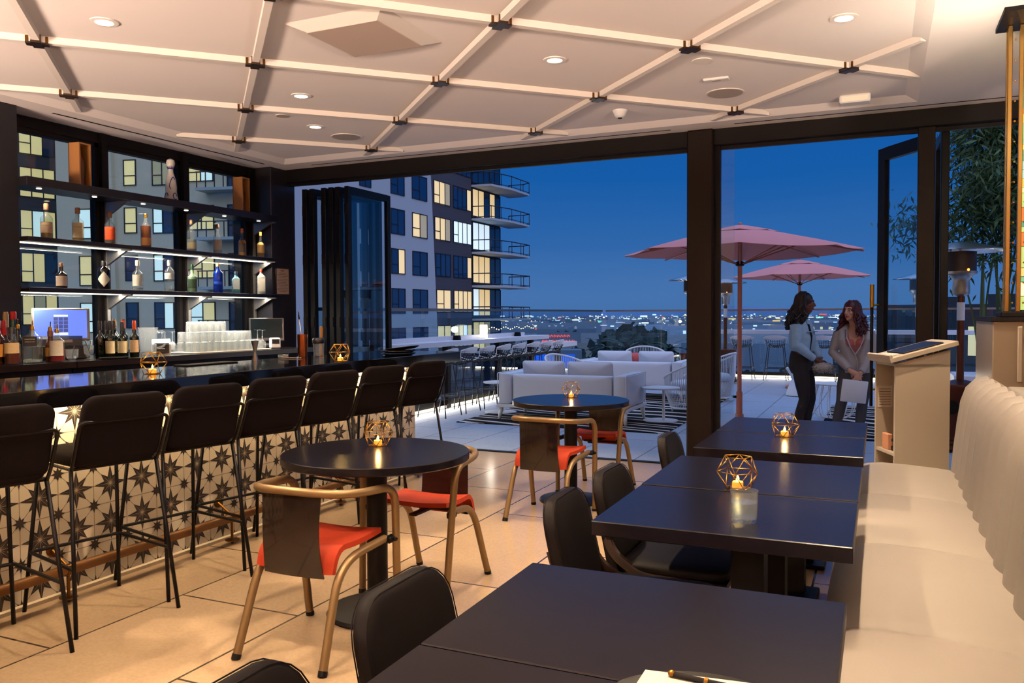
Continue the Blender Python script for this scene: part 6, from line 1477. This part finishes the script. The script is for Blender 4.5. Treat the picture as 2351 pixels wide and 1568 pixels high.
hand(b, WRR, (sd*.85+Vector((0, 0, -.5))), -fw, -1, .35); hand(b, WRL, (-sd*.55+Vector((0, 0, -.8))+fw*.1), -fw, 1, .45)
HR = at(hips, -.085, 0, .78); HL = at(hips, .085, 0, .78); KR = at(hips, -.15, .04, .43); KL = at(hips, .06, .03, .43); AR = at(hips, -.215, -.02, .085); AL = at(hips, .03, .0, .085)
for h_, k_, a_ in ((HR, KR, AR), (HL, KL, AL)): b.tube([h_, h_*.5+k_*.5, k_, k_*.55+a_*.45-fw*.015, a_], [.088, .074, .05, .05, .032], 14)
for a_ in (AR, AL): b.tube([a_-fw*.03+Vector((0, 0, -.04)), a_+fw*.05+Vector((0, 0, -.055)), a_+fw*.13+Vector((0, 0, -.065))], [.03, .03, .02], 10)
fused(b, 'body', M_skinB, Bp); face_parts(T_B, Bp, '2A1010', 'A0504A', '3A2A20')
h = MB(); hair_strands(h, T_B, 95, .26, .055, 6, .026, .012, .03, 1.7); h.build('hair', M_hairB, Bp)
tr = MB()
tr.tube([at(hips, 0, -.015, .90), at(hips, 0, -.02, .83), at(hips, 0, -.025, .75), at(hips, 0, -.02, .70)], [(.125, .096), (.155, .112), (.158, .115), (.125, .09)], 20, flat=sd)
for h_, k_, a_ in ((HR, KR, AR), (HL, KL, AL)): tr.tube([h_+Vector((0, 0, .02)), h_*.5+k_*.5, k_, k_*.55+a_*.45-fw*.015, a_+Vector((0, 0, .03))], [.096, .081, .057, .056, .040], 14)
fused(tr, 'leggings', M_leg, Bp)
sh_ = MB()
for a_ in (AR, AL): sh_.tube([a_-fw*.055+Vector((0, 0, -.045)), a_+fw*.03+Vector((0, 0, -.046)), a_+fw*.10+Vector((0, 0, -.056)), a_+fw*.155+Vector((0, 0, -.062))], [(.034, .041), (.040, .040), (.042, .029), (.026, .02)], 12, flat=sd)
fused(sh_, 'white_sneakers', M_white, Bp, .006)
tp = MB(); tp.tube([at(chest, 0, .02, 1.0), at(chest, 0, .03, 1.06)], [(.122, .098), (.128, .10)], 18, flat=sd).ball(at(chest, -.062, .092, 1.078), (.064, .055, .054), n=14).ball(at(chest, .062, .092, 1.078), (.064, .055, .054), n=14)
for s_ in (-1, 1): tp.tube([at(chest, s_*.07, .13, 1.12), at(chest, s_*.075, .075, 1.19), at(chest, s_*.07, .0, 1.235)], [.012, .008, .008], 8)
fused(tp, 'pink_sports_top', mat('dusty_pink_jersey', 'A8605C', .9, noise=.08), Bp, .007)
hd = MB()
for s_ in (-1, 1):
    hd.tube([at(hips, s_*.055, .01, .755), at(hips, s_*.06, .012, .85), at(chest, s_*.07, .035, .95), at(chest, s_*.125, .045, 1.10), at(chest, s_*.12, .01, 1.18), at(chest, s_*.07, -.01, 1.235)], [(.095, .118), (.085, .11), (.065, .105), (.05, .105), (.052, .075), (.04, .055)], 16, flat=sd)
hd.tube([at(hips, 0, -.02, .76), at(chest, 0, -.03, .95), at(chest, 0, -.03, 1.08), at(chest, 0, -.025, 1.19)], [(.15, .105), (.128, .085), (.15, .09), (.15, .065)], 18, flat=sd)
for S_, E_, W_ in ((SHR, ELR, WRR), (SHL, ELL, WRL)): hd.tube([S_, S_*.5+E_*.5, E_, E_*.5+W_*.5, E_*.08+W_*.92], [.060, .056, .052, .045, .036], 14)
hd.tube([at(chest, -.085, .06, 1.20), at(chest, -.10, -.03, 1.24), at(chest, 0, -.085, 1.25), at(chest, .10, -.03, 1.24), at(chest, .085, .06, 1.20)], [.028, .034, .04, .034, .028], 10)
j_ = fused(hd, 'grey_hoodie', M_hood, Bp, .008, 3)
zp = MB(); zp.tube([at(hips, 0, .135, .77), at(hips, 0, .135, .86), at(chest, 0, .142, .95)], .004, 6)
for s_ in (-1, 1): zp.tube([at(chest, 0, .142, .95), at(chest, s_*.05, .155, 1.03), at(chest, s_*.085, .14, 1.13), at(chest, s_*.078, .07, 1.215)], .006, 6)
zp.build('zip_edging', mat('pale_zip_tape', 'B4AEAA', .6), j_)
cord = MB()
t = thing('white_folder', 'white laptop shaped folder held against the thighs of the woman in the grey hoodie', 'folder', Bp.matrix_basis @ at(hips, -.04, .235, .565), radians(24.2+2))
MB().box(-.138, .138, -.01, .01, -.118, .118, bev=.008, seg=2, T=Matrix.Rotation(radians(7), 4, 'Y')).build('cover', M_white, t)
